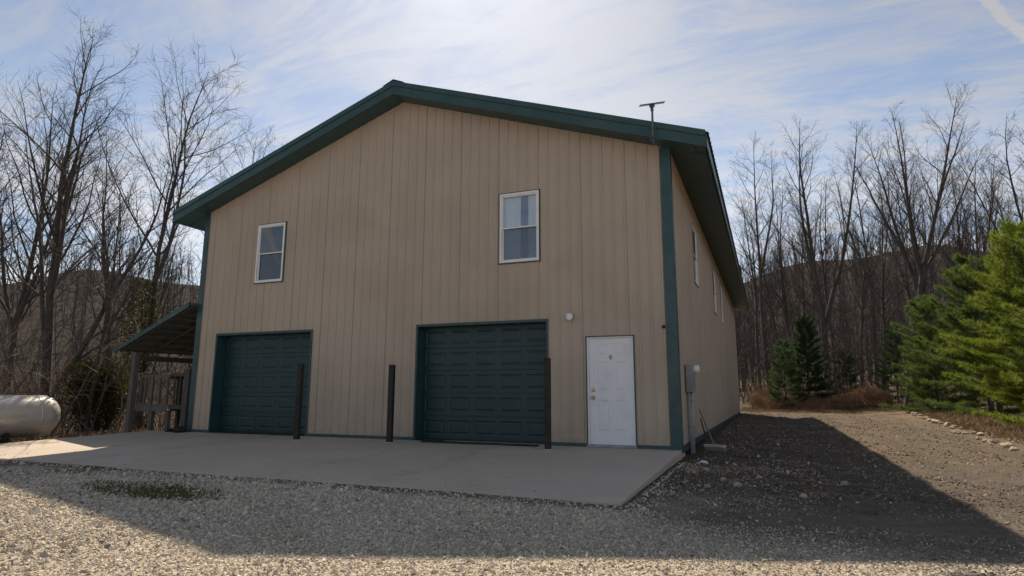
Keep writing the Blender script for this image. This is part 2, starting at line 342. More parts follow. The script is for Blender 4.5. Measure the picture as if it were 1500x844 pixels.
# ------------------------------------------------------------------ concrete apron
def zslab(x, y): return .026*y if y < 0 else 0.0
sb = MB(); xs = np.linspace(-1.35, 12.2, 28); ys = np.linspace(-4.97, -.0, 12)
rngs = random.Random(5)
for j, y in enumerate(ys):
    for x in xs: sb.v.append((x, y, zslab(x, y)-.004))
nx = len(xs)
sb.f = [(j*nx+i, j*nx+i+1, (j+1)*nx+i+1, (j+1)*nx+i) for j in range(len(ys)-1) for i in range(nx-1)]
k = len(sb.v); ring = [i for i in range(nx)]+[j*nx+nx-1 for j in range(1, len(ys))]+[(len(ys)-1)*nx+i for i in range(nx-2, -1, -1)]+[j*nx for j in range(len(ys)-2, 0, -1)]
for i in ring: sb.v.append((sb.v[i][0]+(rngs.random()-.5)*.012, sb.v[i][1]+(rngs.random()-.5)*.012, -.5))
sb.f += [(ring[i], k+i, k+(i+1) % len(ring), ring[(i+1) % len(ring)]) for i in range(len(ring))]
o = sb.build('concrete_apron', M['concrete'], bevel=.012); tag(o, kind='structure')
o = MB().box((.0, 0.0, -.5), (12.18, .6, -.006)).build('concrete_floor', M['concrete']); tag(o, kind='structure')

# ------------------------------------------------------------------ the barn
W, L, SL = 12.18, 24.4, .345
ZP = 8.09                              # top of roof at ridge
TH = .285
def ztop(x): return ZP-SL*abs(x-W/2)
def zsof(x): return ztop(x)-TH
barn = empty('barn', (0, 0, 0), 'large tan steel-sided barn with dark green roof trim and two garage doors', 'barn')
GR = (6.648, 9.685, 0, 2.44); GL = (.724, 3.772, 0, 2.44); DR = (10.459, 11.407, 0, 2.09)
WR = (8.622, 9.507, 3.685, 5.19); WL = (1.868, 2.753, 3.705, 5.205)
OPEN = [GR, GL, DR, WR, WL]
SIDEWIN = [(3.58, 4.47, 3.68, 5.12), (9.55, 10.44, 3.68, 5.12), (12.95, 13.84, 3.68, 5.12)]
def siding(u0, u1, joints, top, opens, pt, base=.05):
    """one ribbed steel sheet from u0 to u1; pt(u, depth, z) places a point"""
    prof = [(u0, 0)]
    ribs = [c_ for c_ in joints if u0-.04 < c_ < u1+.04]
    for c_ in ribs:
        for du, dp in ((-.028, 0), (-.015, .018), (.015, .018), (.028, 0)):
            if u0 < c_+du < u1: prof.append((c_+du, dp))
        # minor stiffening beads between the ribs
        for q in (.0762, .1524):
            for du, dp in ((-.012, 0), (0, .003), (.012, 0)):
                if u0 < c_+q+du < u1: prof.append((c_+q+du, dp))
    prof.append((u1, .004)); prof.sort()
    def dep(u):
        for (a, da), (b, db) in zip(prof, prof[1:]):
            if a <= u <= b: return da if b == a else da+(db-da)*(u-a)/(b-a)
        return 0
    us = sorted(set([round(p[0], 4) for p in prof]+[round(e, 4) for op in opens for e in op[:2] if u0 < e < u1]))
    mb = MB()
    for a, b in zip(us, us[1:]):
        if b-a < 1e-4: continue
        mid = (a+b)/2; cuts = sorted([(op[2], op[3]) for op in opens if op[0] <= mid <= op[1]]); z = base; iv = []
        for lo, hi in cuts:
            if lo > z: iv.append((z, lo))
            z = hi
        iv.append((z, None)); da, db = dep(a+1e-6), dep(b-1e-6)
        for lo, hi in iv:
            za, zb = (hi, hi) if hi is not None else (top(a), top(b))
            mb.add([pt(a, da, lo), pt(b, db, lo), pt(b, db, zb), pt(a, da, za)], [(0, 1, 2, 3)])
    return mb
joints = [6.72-.2286*30+.2286*i for i in range(60)]
edges = [6.72+.9144*k+.031 for k in range(-8, 7)]; edges = [0.0]+[e for e in edges if .05 < e < W-.05]+[W]
def raise_mesh(mb, name):
    me = bpy.data.meshes.new(name); me.from_pydata(mb.v, [], mb.f); me.materials.append(M['tan']); return me
for a, b in zip(edges, edges[1:]):
    mb = siding(a, b, joints, lambda u: zsof(u)+.05, OPEN, lambda u, d, z: (u, -d, z)); link('siding_panel', raise_mesh(mb, 'siding_panel'), barn)
je = [.2286*i+.1 for i in range(120)]; ed = [0]+[.9144*k+.131 for k in range(1, 27)]; ed = [e for e in ed if e < L-.1]+[L]
for a, b in zip(ed, ed[1:]):
    mb = siding(a, b, je, lambda u: zsof(W)+.05, SIDEWIN, lambda u, d, z: (W+d, u, z)); link('siding_panel', raise_mesh(mb, 'siding_panel'), barn)
mb = MB(); mb.box((-.02, .0, .05), (.0, L, zsof(0)+.05)).prism([(0, .05), (W, .05), (W, zsof(W)+.05), (W/2, zsof(W/2)+.05), (0, zsof(0)+.05)], 'y', L-.02, L)
mb.build('rear_siding', M['tan'], barn)
# base trim
for a, b in ((0.12, GL[0]), (GL[1], GR[0]), (GR[1], DR[0]), (DR[1], W-.12)): MB().box((a, -.028, -.01), (b, .01, .062)).build('base_trim', M['green'], barn)
MB().box((W-.01, .14, -.06), (W+.03, L, .062)).build('base_trim', M['green'], barn)
# corner trims
tw = .165; e_ = .032
for nm, poly in (('r', [(W-tw, -e_), (W+e_, -e_), (W+e_, tw*.8), (W+e_-.01, tw*.8), (W+e_-.01, -e_+.01), (W-tw, -e_+.01)]), ('l', [(-e_, -e_), (tw*.8, -e_), (tw*.8, -e_+.01), (-e_+.01, -e_+.01), (-e_+.01, tw), (-e_, tw)])):
    MB().prism(poly, 'z', .0, zsof(W)+.03).build('corner_trim', M['green'], barn)
# roof slab (rafters and sheathing), fascia, soffit panels, roof sheets
Y0, Y1 = -.46, L+.46; XE = .74
def chev(top_off, bot_off, y0, y1, ex=XE):
    pl = [(-ex, ztop(-ex)+top_off), (W/2, ZP+top_off), (W+ex, ztop(W+ex)+top_off), (W+ex, ztop(W+ex)+bot_off), (W/2, ZP+bot_off), (-ex, ztop(-ex)+bot_off)]
    mb = MB(); n = 6; vv = [(p[0], y0, p[1]) for p in pl]+[(p[0], y1, p[1]) for p in pl]
    return mb.add(vv, [(0, 1, 4, 5), (1, 2, 3, 4), (11, 10, 7, 6), (10, 9, 8, 7)]+[(i, (i+1) % n, (i+1) % n+n, i+n) for i in range(n)])
chev(-.03, -TH+.02, Y0+.03, Y1-.03, XE-.03).build('roof', M['soffit'], barn)
def half(side, top_off, bot_off, y0, y1):
    s_ = -1 if side == 'l' else 1; xe = W/2+s_*(W/2+XE); pl = [(W/2, ZP+top_off), (xe, ztop(xe)+top_off), (xe, ztop(xe)+bot_off), (W/2, ZP+bot_off)]
    return MB().prism(pl, 'y', y0, y1)
for sd in 'lr':
    half(sd, -.012, -.25, Y0, Y0+.028).build('rake_fascia', M['green'], barn)
    half(sd, .032, -.085, Y0-.022, Y0-.002).build('rake_trim', M['green'], barn)
    half(sd, -.255, -.292, Y0-.012, Y0+.032).build('rake_lip', M['green'], barn)
for s_, x in ((-1, -XE), (1, W+XE)):
    z = ztop(x); MB().box((x-.014, Y0+.03, z-.27), (x+.014, Y1, z-.02)).build('eave_fascia', M['green'], barn)
# soffit panels
th = math.atan(SL); sp = MB().box((-.150, .0, -.006), (.150, .42, .006)).mesh('soffit_panel', M['soffit'])
n = int((W/2+XE-.1)/math.cos(th)/.304)
for s_ in (-1, 1):
    for k in range(n):
        q = (.16+k*.304); x = W/2+s_*q*math.cos(th); o = link('soffit_panel', sp, barn); o.location = (x, Y0+.035, ZP-TH-q*math.sin(th)+.012); o.rotation_euler[1] = s_*th
se = MB().box((-.37, -.198, -.006), (.37, .198, .006)).mesh('soffit_panel', M['soffit'])
for s_ in (-1, 1):
    for k in range(60):
        x = W/2+s_*(W/2+.36); o = link('soffit_panel', se, barn); o.location = (x, .21+k*.402, ztop(x)-TH+.004); o.rotation_euler[1] = s_*th
# roof sheets with ribs
sh = MB(); Ls = (W/2+XE+.05)/math.cos(th)
pr = []
for k in range(4): c_ = .114+.2286*k; pr += [(c_-.03, 0), (c_-.014, .02), (c_+.014, .02), (c_+.03, 0)]
pr = [(0, 0)]+pr+[(.912, .004)]; poly = pr+[(p[0], p[1]-.012) for p in pr[::-1]]
sh.prism(poly, 'x', 0, Ls); shm = sh.mesh('roof_sheet', M['roof'])
for s_ in (-1, 1):
    for k in range(28):
        o = link('roof_sheet', shm, barn); y = Y0+k*.9144
        if y+.91 > Y1: break
        if s_ > 0: o.matrix_local = Matrix.Translation((W/2, y, ZP+.008)) @ Matrix.Rotation(th, 4, 'Y')
        else: o.matrix_local = Matrix.Translation((W/2, y+.914, ZP+.008)) @ Matrix.Rotation(math.pi, 4, 'Z') @ Matrix.Rotation(th, 4, 'Y')
MB().prism([(W/2-.28, ZP-.045), (W/2, ZP+.075), (W/2+.28, ZP-.045), (W/2, ZP+.045)], 'y', Y0-.024, Y1).build('ridge_cap', M['roof'], barn)

# garage doors: five sections each with raised panels
DEEP = .27
def raised(mb, x0, x1, z0, z1, y, d):
    """picture-frame moulding: groove then raised field; y is the face, towards -y is proud"""
    i = .028
    a = [(x0, z0), (x1, z0), (x1, z1), (x0, z1)]; b = [(x0+i, z0+i), (x1-i, z0+i), (x1-i, z1-i), (x0+i, z1-i)]; c_ = [(x0+2.4*i, z0+2.4*i), (x1-2.4*i, z0+2.4*i), (x1-2.4*i, z1-2.4*i), (x0+2.4*i, z1-2.4*i)]
    vv = [(p[0], y, p[1]) for p in a]+[(p[0], y+d, p[1]) for p in b]+[(p[0], y-.001, p[1]) for p in c_]
    ff = [(k, (k+1) % 4, (k+1) % 4+4, k+4) for k in range(4)]+[(k+4, (k+1) % 4+4, (k+1) % 4+8, k+8) for k in range(4)]+[(8, 9, 10, 11)]
    mb.add(vv, ff)
def panelled(x0, x1, z0, z1, y, cells, d, back=.04):
    """a face with rectangular cells cut out of it and filled by raised mouldings"""
    mb = MB(); xs_ = sorted(set([x0, x1]+[c_[0] for c_ in cells]+[c_[1] for c_ in cells])); zs_ = sorted(set([z0, z1]+[c_[2] for c_ in cells]+[c_[3] for c_ in cells]))
    for a, b in zip(xs_, xs_[1:]):
        for lo, hi in zip(zs_, zs_[1:]):
            mx_, mz = (a+b)/2, (lo+hi)/2
            if any(c_[0] < mx_ < c_[1] and c_[2] < mz < c_[3] for c_ in cells): continue
            mb.add([(a, y, lo), (b, y, lo), (b, y, hi), (a, y, hi)], [(0, 1, 2, 3)])
    for c_ in cells: raised(mb, *c_, y, d)
    mb.add([(x0, y, z0), (x1, y, z0), (x1, y, z1), (x0, y, z1), (x0, y+back, z0), (x1, y+back, z0), (x1, y+back, z1), (x0, y+back, z1)], [(0, 4, 5, 1), (1, 5, 6, 2), (2, 6, 7, 3), (3, 7, 4, 0), (4, 7, 6, 5)])
    return mb
for g in (GR, GL):
    door = MB().box((g[0]+.03, DEEP+.045, .012), (g[1]-.03, DEEP+.075, 2.45)).build('garage_door', M['gdoor'], barn)
    sh_ = (2.44-.03)/5
    for r_ in range(5):
        z0 = .03+r_*sh_; z1 = z0+sh_-.009; w_ = (g[1]-g[0]-.06)/5
        cells = [(g[0]+.03+k*w_+.05, g[0]+.03+(k+1)*w_-.05, z0+.085, z1-.085) for k in range(5)]
        mb = panelled(g[0]+.03, g[1]-.03, z0, z1, DEEP, cells, .007); me = bpy.data.meshes.new('door_section'); me.from_pydata(mb.v, [], mb.f); me.materials.append(M['gdoor']); link('door_section', me, door)
    MB().box((g[0]+.03, DEEP-.004, .0), (g[1]-.03, DEEP+.04, .026)).build('weather_seal', M['black_rubber'], door)
    # jamb lining, head lining, narrow face trim
    for s_, x in ((1, g[0]), (-1, g[1])):
        MB().box((x, -.030, 0), (x+s_*.028, DEEP+.10, 2.44)).build('door_jamb', M['green'], barn)
        MB().box((x-s_*.012, -.034, 0), (x+s_*.004, -.012, 2.46)).build('jamb_trim', M['green'], barn)
    MB().box((g[0]+.028, -.028, 2.415), (g[1]-.028, DEEP+.10, 2.45)).build('door_head', M['green'], barn)
    MB().box((g[0]-.01, -.036, 2.44), (g[1]+.01, -.008, 2.468)).build('head_trim', M['green'], barn)
# entry door
fr_ = MB(); x0, x1, _, zt = DR
for a, b in (((x0, -.03, 0), (x0+.022, .10, zt)), ((x1-.022, -.03, 0), (x1, .10, zt)), ((x0, -.03, zt-.022), (x1, .10, zt))): fr_.box(a, b)
fr_.build('door_trim', M['green'], barn)
j_ = MB()
for a, b in (((x0+.022, -.018, 0), (x0+.055, .11, zt-.022)), ((x1-.040, -.018, 0), (x1-.022, .11, zt-.022)), ((x0+.055, -.018, zt-.045), (x1-.040, .11, zt-.022))): j_.box(a, b)
j_.build('door_frame', M['vinyl'], barn)
ex0, ex1, ez0, ez1 = x0+.058, x1-.043, .045, zt-.048; ew = ex1-ex0; yD = .012
cw = (ew-.12*2-.11)/2; cl_ = []
for lo, hi in ((.22, .82), (.98, 1.55), (1.65, 1.89)):
    for k in range(2): xa = ex0+.12+k*(cw+.11); cl_.append((xa, xa+cw, ez0+lo, ez0+hi))
mb = panelled(ex0, ex1, ez0, ez1, yD, cl_, .007); me = bpy.data.meshes.new('entry_door'); me.from_pydata(mb.v, [], mb.f); me.materials.append(M['white']); ed_ = link('entry_door', me, barn); ed_['label'] = 'white six-panel entry door with brass knob'
def knob(z, r_, m_, nm):
    MB().lathe([(r_*1.05, 0), (r_*1.05, -.008), (r_*.45, -.012), (r_*.45, -.03), (r_*.9, -.042), (r_*.95, -.055), (r_*.6, -.068), (.002, -.070)], (ex0+.07, yD, z), 'y', 16).build(nm, m_, ed_, True)
knob(.915, .034, M['brass'], 'door_knob')
MB().lathe([(.033, 0), (.033, -.014), (.024, -.024), (.012, -.026), (.002, -.026)], (ex0+.07, yD, 1.055), 'y', 16).build('deadbolt', M['brass'], ed_, True)
kn = MB().lathe([(.017, 0), (.017, -.006), (.002, -.012)], (ex0+ew/2, yD, 1.70), 'y', 12)
kn.tube([(ex0+ew/2-.017, yD-.008, 1.70), (ex0+ew/2-.021, yD-.012, 1.66), (ex0+ew/2, yD-.014, 1.635), (ex0+ew/2+.021, yD-.012, 1.66), (ex0+ew/2+.017, yD-.008, 1.70)], .008, 6); kn.build('door_knocker', M['brass'], ed_, True)
MB().box((x0+.0, -.06, .0), (x1, .11, .040)).build('door_sill', M['meter'], barn)
MB().box((x0+.06, .06, .04), (x1-.06, .09, zt-.03)).build('door_backing', M['dark_room'], barn)

# windows
rc = random.Random(3)
def window(op, pt, curtain, prd=.045):
    a, b, lo, hi = op; nm_parent = None
    def bx(mb, u0, u1, z0, z1, d0, d1):          # d towards the outside is positive
        p = [pt(u0, d0, z0), pt(u1, d1, z1)]; mb.box(p[0], p[1]); return mb
    f = MB(); w_ = .045
    for q in ((a, a+w_, lo, hi), (b-w_, b, lo, hi), (a+w_, b-w_, lo, lo+w_), (a+w_, b-w_, hi-w_, hi)): bx(f, *q, -.06, prd)
    fr = f.build('window', M['vinyl'], barn, bevel=.004)
    tr_ = MB(); o_ = .022
    for q in ((a-o_, a-.001, lo-o_, hi+o_), (b+.001, b+o_, lo-o_, hi+o_), (a-.001, b+.001, lo-o_, lo-.001), (a-.001, b+.001, hi+.001, hi+o_)): bx(tr_, *q, -.01, .030)
    tr_.build('window_trim', M['green'], fr)
    mid = (lo+hi)/2
    for z0, z1, d in ((mid-.02, hi-w_, .008), (lo+w_, mid+.02, -.022)):
        s2 = MB(); sw = .028
        for q in ((a+w_, a+w_+sw, z0, z1), (b-w_-sw, b-w_, z0, z1), (a+w_+sw, b-w_-sw, z0, z0+sw), (a+w_+sw, b-w_-sw, z1-sw, z1)): bx(s2, *q, d-.012, d+.014)
        s2.build('sash', M['vinyl'], fr, bevel=.003)
        g2 = MB(); bx(g2, a+w_+.01, b-w_-.01, z0+.01, z1-.01, d-.003, d+.001); g2.build('pane', M['glass'] if d > 0 else M['glass_low'], fr)
    # a recessed interior box so that the pane shows a room
    rm = MB(); u0, u1 = a-.25, b+.25; z0, z1 = lo-.3, hi+.15; D = -1.3
    P = lambda u, d, z: pt(u, d, z)
    vv = [P(u0, -.13, z0), P(u1, -.13, z0), P(u1, -.13, z1), P(u0, -.13, z1), P(u0, D, z0), P(u1, D, z0), P(u1, D, z1), P(u0, D, z1)]
    rm.add(vv, [(0, 1, 5, 4), (1, 2, 6, 5), (2, 3, 7, 6), (3, 0, 4, 7), (4, 5, 6, 7)]); rm.build('room_lining', M['dark_room'], fr)
    for (c0, c1) in curtain:
        cm = MB(); nn = 40; ph = rc.random()*6
        for i in range(nn+1):
            u = c0+(c1-c0)*i/nn; d = -.075+.018*math.sin(i*1.15+ph)+.008*math.sin(i*2.7+ph)
            cm.v += [P(u, d, lo-.1), P(u, d*.6-.035, hi-.06)]
        cm.f = [(2*i, 2*i+2, 2*i+3, 2*i+1) for i in range(nn)]
        me = bpy.data.meshes.new('curtain'); me.from_pydata(cm.v, [], cm.f); me.materials.append(M['curtain']); me.shade_smooth(); link('curtain', me, fr)
    return fr
pf = lambda u, d, z: (u, -d, z); psd = lambda u, d, z: (W+d, u, z)
window(WR, pf, [(WR[0]-.02, WR[0]+.44), (WR[0]+.61, WR[1]+.02)])
window(WL, pf, [])
for q in SIDEWIN: window(q, psd, [], .030)
# small fittings that belong to the wall
lt = MB().box((10.07, -.045, 2.44), (10.20, -.005, 2.56)).build('floodlight_base', M['pale_plastic'], barn, bevel=.008)
lt['label'] = 'small pale security light above the entry door'
MB().lathe([(.035, .0), (.058, -.015), (.068, -.06), (.066, -.075), (.05, -.085), (.01, -.09)], (10.165, -.045, 2.47), 'y', 16).build('lamp_head', M['vinyl'], lt, True)
MB().lathe([(.022, 0), (.034, -.02), (.03, -.05), (.01, -.06)], (11.965, -.0, 2.22), 'y', 14).build('hose_hook', M['black'], barn, True)

# ------------------------------------------------------------------ lean-to shed on the left
lean = empty('lean_to', (-2.1, 0, -.2), 'open lean-to with dark green roof and grey posts left of the barn', 'lean-to')
def LB(name, a, b, m_, bevel=.006):
    loc = Vector((-2.1, 0, -.2)); return MB().box(Vector(a)-loc, Vector(b)-loc).build(name, m_, lean, bevel=bevel)
lx0, lz0, lx1, lz1 = -2.62, 2.05, -.035, 3.16; ls = (lz1-lz0)/(lx1-lx0)
def lzt(x): return lz0+ls*(x-lx0)
LY0, LY1 = -.28, 9.2
def lprism(name, pl, y0, y1, m_): 
    mb = MB().prism(pl, 'y', y0, y1); mb.v = [(p[0]+2.1, p[1], p[2]+.2) for p in mb.v]; return mb.build(name, m_, lean)
lprism('roof_sheet', [(lx0-.05, lzt(lx0-.05)+.10), (lx1, lz1+.10), (lx1, lz1+.125), (lx0-.05, lzt(lx0-.05)+.125)], LY0, LY1, M['roof'])
lprism('roof_trim', [(lx0-.06, lzt(lx0-.06)+.02), (lx1, lz1+.0), (lx1, lz1+.135), (lx0-.06, lzt(lx0-.06)+.135)], LY0-.025, LY0-.004, M['green'])
lprism('eave_trim', [(lx0-.075, lzt(lx0)+.055), (lx0-.055, lzt(lx0)+.055), (lx0-.055, lzt(lx0)+.11), (lx0-.075, lzt(lx0)+.11)], LY0, LY1, M['green'])
for k in range(8):   # purlins up the slope
    x = lx0+.12+k*.34; lprism('purlin', [(x, lzt(x)+.062), (x+.09, lzt(x+.09)+.062), (x+.09, lzt(x+.09)+.098), (x, lzt(x)+.098)], LY0+.01, LY1, M['underside'])
for k in range(11):
    y = -.20+k*.92; lprism('rafter', [(lx0+.02, lzt(lx0+.02)-.01), (lx1, lz1-.01), (lx1, lz1+.06), (lx0+.02, lzt(lx0+.02)+.06)], y, y+.045, M['dark_wood'])
LB('eave_beam', (-2.15, -.12, 1.83), (-2.06, 9.1, 1.97), M['dark_wood'])
for y in (-.14, 3.0, 6.0, 9.0): LB('post', (-2.19, y, -.6), (-2.05, y+.14, 2.05), M['grey_wood'])
LB('post', (-.27, -.05, -.5), (-.10, .09, 1.58), M['dark_wood'])

pen = empty('wooden_pen', (-1.5, .1, -.2), 'grey weathered wooden railing pen on legs under the lean-to roof', 'pen')
def PB(name, a, b, m_=None, bevel=.004):
    loc = Vector((-1.5, .1, -.2)); return MB().box(Vector(a)-loc, Vector(b)-loc).build(name, m_ or M['grey_wood'], pen, bevel=bevel)
PB('top_rail', (-2.05, .06, 1.36), (-.93, .10, 1.45)); PB('bottom_rail', (-2.05, .06, .62), (-.93, .10, .69)); PB('apron_board', (-2.07, .045, .48), (-.93, .075, .615))
for x in (-1.99, -1.83, -1.56, -1.28, -1.0): PB('baluster', (x-.03, .055, .69), (x+.03, .105, 1.36))
PB('baluster', (-1.59, .03, .5), (-1.51, .054, 1.42))
for x in (-1.58, -.97): PB('leg', (x-.05, .105, -.45), (x+.05, .2, .5))
for y in (1.55, 1.2):
    for x in (-1.95, -.97): PB('leg', (x-.05, y, -.5), (x+.05, y+.09, 1.4), M['dark_wood'])
PB('side_rail', (-1.0, .106, 1.33), (-.95, 1.6, 1.42), M['dark_wood']); PB('side_rail', (-1.0, .21, .5), (-.95, 1.6, .62), M['dark_wood'])
PB('rear_rail', (-2.0, 1.6, 1.33), (-.2, 1.65, 1.42), M['dark_wood']); PB('rear_rail', (-2.0, 1.6, .5), (-.2, 1.65, .62), M['dark_wood'])
for k in range(5): y = .35+k*.26; PB('baluster', (-.995, y, .62), (-.96, y+.035, 1.33), M['dark_wood'])
for k in range(4): x = -1.85+k*.42; PB('baluster', (x, 1.61, .62), (x+.035, 1.64, 1.33), M['dark_wood'])
PB('gate_rail', (-.95, .12, 1.40), (-.27, .16, 1.49), M['dark_wood']); PB('gate_rail', (-.95, .12, .55), (-.27, .16, .66), M['dark_wood'])
for k in range(3): x = -.82+k*.2; PB('baluster', (x, .125, .66), (x+.03, .155, 1.40), M['dark_wood'])
for k in range(5): PB('floor_board', (-2.0, .22+k*.27, .615), (-1.02, .22+k*.27+.25, .64), M['dark_wood'])

# lumpy black bags by the barn corner
def lump(name, loc, sc, seed, m_, label, cat, group=None, sub=3, amp=.18):
    import bmesh
    bm = bmesh.new(); bmesh.ops.create_icosphere(bm, subdivisions=sub, radius=1); rr = random.Random(seed); ph = [rr.random()*6 for _ in range(6)]
    for v_ in bm.verts:
        p = v_.co; d = 1+amp*(math.sin(3*p.x+ph[0])*math.sin(2.6*p.y+ph[1])+.7*math.sin(5*p.z+ph[2]+2*p.x)+.4*math.sin(9*p.y+ph[3])*math.sin(8*p.x+ph[4]))
        v_.co = Vector((p.x*sc[0]*d, p.y*sc[1]*d, max(p.z, -.55)*sc[2]*d+sc[2]*.55))
    me = bpy.data.meshes.new(name); bm.to_mesh(me); bm.free(); me.materials.append(m_); o = link(name, me); o.location = loc; tag(o, label, cat, group); return o
lump('rubbish_bag', (-.03, -.24, -.012), (.15, .12, .11), 2, M['bag'], 'small black bag slumped against the barn corner under the lean-to', 'bag')
lump('rubbish_bag', (-.42, -.16, -.012), (.13, .12, .05), 7, M['bag'], 'low flattened black bag beside the pen leg', 'bag')

# ------------------------------------------------------------------ propane tank
TR = .485; tk = empty('propane_tank', (-2.6, -2.55, -.2), 'silver-grey horizontal propane tank at the left edge beside the apron', 'tank', rz=R(-6))
prof = []
for a in np.linspace(0, 90, 9): prof.append((max(.002, TR*math.sin(R(a))), -1.55-.40*math.cos(R(a))))
prof.append((TR, -1.0)); prof.append((TR, 1.0))
for a in np.linspace(90, 0, 9): prof.append((max(.002, TR*math.sin(R(a))), 1.55+.40*math.cos(R(a))))
prof2 = [(r_, h-1.05) for r_, h in prof]
MB().lathe(prof2, (0, 0, .62), 'y', 48).build('tank_shell', M['tank'], tk, True)
for y in (.35, -2.45): MB().lathe([(TR+.001, y-.012), (TR+.006, y-.008), (TR+.006, y+.008), (TR+.001, y+.012)], (0, 0, .62), 'y', 48).build('weld_seam', M['tank'], tk, True)
for y in (-.25, -1.95):
    f = MB(); n = 14
    for s_ in (-1, 1):
        f.box((s_*.30-.05, y-.06, 0), (s_*.30+.05, y+.06, .26))
    f.box((-.36, y-.05, .03), (.36, y+.05, .11)); f.build('leg', M['post'], tk, bevel=.006)
    MB().box((-.42, y-.2, -.12), (.42, y+.2, .0)).build('foot_block', M['concrete'], tk, bevel=.01)
MB().lathe([(.16, 0), (.16, .10), (.13, .15), (.05, .17), (.002, .17)], (0, -1.05, .62+TR-.02), 'z', 20).build('valve_dome', M['tank'], tk, True)
MB().lathe([(.055, 0), (.055, .04), (.002, .045)], (.42, -1.05, .86), 'x', 14).build('gauge', M['black'], tk, True)

# ------------------------------------------------------------------ posts on the apron
for (x, y, h, lab) in ((4.19, -.80, 1.62, 'dark rusted steel post in front of the left garage door'), (6.43, -.60, 1.57, 'dark rusted steel post in front of the wall between the garage doors'), (9.92, -.73, 1.64, 'dark rusted steel post at the right edge of the right garage door')):
    p = empty('steel_post', (x, y, zslab(x, y)-.004), lab, 'post', 'steel guard posts on the apron', rz=R(8))
    MB().box((-.055, -.055, -.1), (.055, .055, h)).build('shaft', M['post'], p, bevel=.008)
    MB().prism([(-.062, 0), (.062, 0), (.04, .02), (-.04, .02)], 'y', -.062, .062).build('cap', M['post'], p).location = (0, 0, h+.001)
    MB().lathe([(.095, 0), (.085, .012), (.07, .016)], (0, 0, 0), 'z', 14).build('mortar_collar', M['concrete'], p)

# rubber strip lying in front of the right garage door
mb = MB(); n = 30; rr = random.Random(8); vv = []
for i in range(n+1):
    x = 7.02+(9.55-7.02)*i/n; y = -.26+.015*math.sin(i*.4)+.004*rr.random(); z = zslab(x, y-.05)+.001
    vv += [(x, y-.10, z), (x, y-.08, z+.022+.005*rr.random()), (x, y+.07, z+.024+.005*rr.random()), (x, y+.10, z)]
mb.v = vv; mb.f = [(4*i+k, 4*i+4+k, 4*i+5+k, 4*i+1+k) for i in range(n) for k in range(3)]+[(0, 1, 2, 3), (4*n+3, 4*n+2, 4*n+1, 4*n)]+[(4*i+3, 4*i+7, 4*i+4, 4*i) for i in range(n)]
tag(mb.build('threshold_strip', M['black_rubber']), 'long dark rubber strip lying before the right garage door', 'strip')

# ------------------------------------------------------------------ satellite dish on the rake
dx, dy = 11.98, Y0-.065
ds = empty('satellite_dish', (dx, dy, 5.72), 'flat panel satellite dish on a mast at the right end of the roof', 'dish')
MB().tube([(0, 0, -.05), (0, 0, .60)], .021, 12).build('mast', M['dish'], ds, True)
MB().tube([(0, 0, .56), (0, 0, .66)], .03, 12).build('mast_collar', M['dish'], ds, True)
pn = MB().box((-.235, -.14, -.008), (.235, .14, .010)).build('panel', M['dish'], ds, bevel=.01); pn.location = (0, 0, .70); pn.rotation_euler = (R(21), R(-4), R(12))
MB().box((-.05, -.05, -.06), (.05, .05, -.013)).build('pivot', M['dish'], pn, bevel=.01)
MB().box((-.06, .03, -.02), (.06, .062, .26)).build('bracket_plate', M['soffit'], ds, bevel=.004)
for z in (.02, .2): MB().box((-.035, -.03, z), (.035, .03, z+.03)).build('clamp', M['soffit'], ds, bevel=.004)
MB().tube([(.0, -.02, .0), (.02, -.03, -.12), (.10, .0, -.18), (.12, .06, -.16)], .008, 6).build('cable', M['dish'], ds, True)

# ------------------------------------------------------------------ electric meter on the right wall
mt_ = empty('electric_meter', (W+.02, 1.1, .0), 'grey electric meter box with conduit on the right barn wall', 'meter')
MB().box((.005, -.16, 1.02), (.15, .14, 1.56)).build('meter_box', M['meter'], mt_, bevel=.012)
MB().box((.15, -.14, 1.08), (.162, .12, 1.40)).build('box_cover', M['meter'], mt_, bevel=.005)
MB().lathe([(.085, .0), (.085, .03), (.075, .09), (.05, .11), (.002, .115)], (.15, -.01, 1.47), 'x', 20).build('meter_dial', M['vinyl'], mt_, True)
MB().box((.005, .20, 1.28), (.10, .36, 1.50)).build('disconnect_box', M['meter'], mt_, bevel=.01)
MB().tube([(.07, .03, 1.03), (.07, .03, -.3)], .038, 14).build('conduit', M['pvc'], mt_, True)
MB().tube([(.05, -.11, 1.03), (.05, -.11, -.3)], .018, 10).build('conduit', M['pvc'], mt_, True)
for z in (.35, .85): MB().box((.0, -.03, z), (.112, .09, z+.025)).build('pipe_strap', M['meter'], mt_, bevel=.003)

# broom lying against the wall
gz = Hs(12.6, 1.9)
br = empty('push_broom', (12.62, 1.75, gz), 'pale push broom with its handle leaning on the right barn wall', 'broom')
MB().tube([(0, 0, .10), (-.17, .45, .42), (-.36, .93, .80)], .014, 8).build('handle', M['handle'], br, True)
MB().box((-.05, -.22, .075), (.06, .22, .125)).build('head_block', M['pale_plastic'], br, bevel=.01).rotation_euler = (0, 0, R(70))
bb = MB(); rr = random.Random(1)
for i in range(170):
    x = rr.uniform(-.05, .06); y = rr.uniform(-.215, .215); bb.tube([(x, y, .08), (x+rr.uniform(-.02, .03), y+rr.uniform(-.02, .02), .0)], [.008, .005], 3, False)
bb.build('bristles', M['bristle'], br).rotation_euler = (0, 0, R(70))
st = MB().tube([(0, 0, -.05), (-.02, .05, .3), (-.10, .06, .62)], [.02, .018, .014], 6).build('wooden_stake', M['dark_wood']); st.location = (12.42, 2.15, Hs(12.4, 2.1)); tag(st, 'short dark stake standing against the right wall by the broom', 'stake')

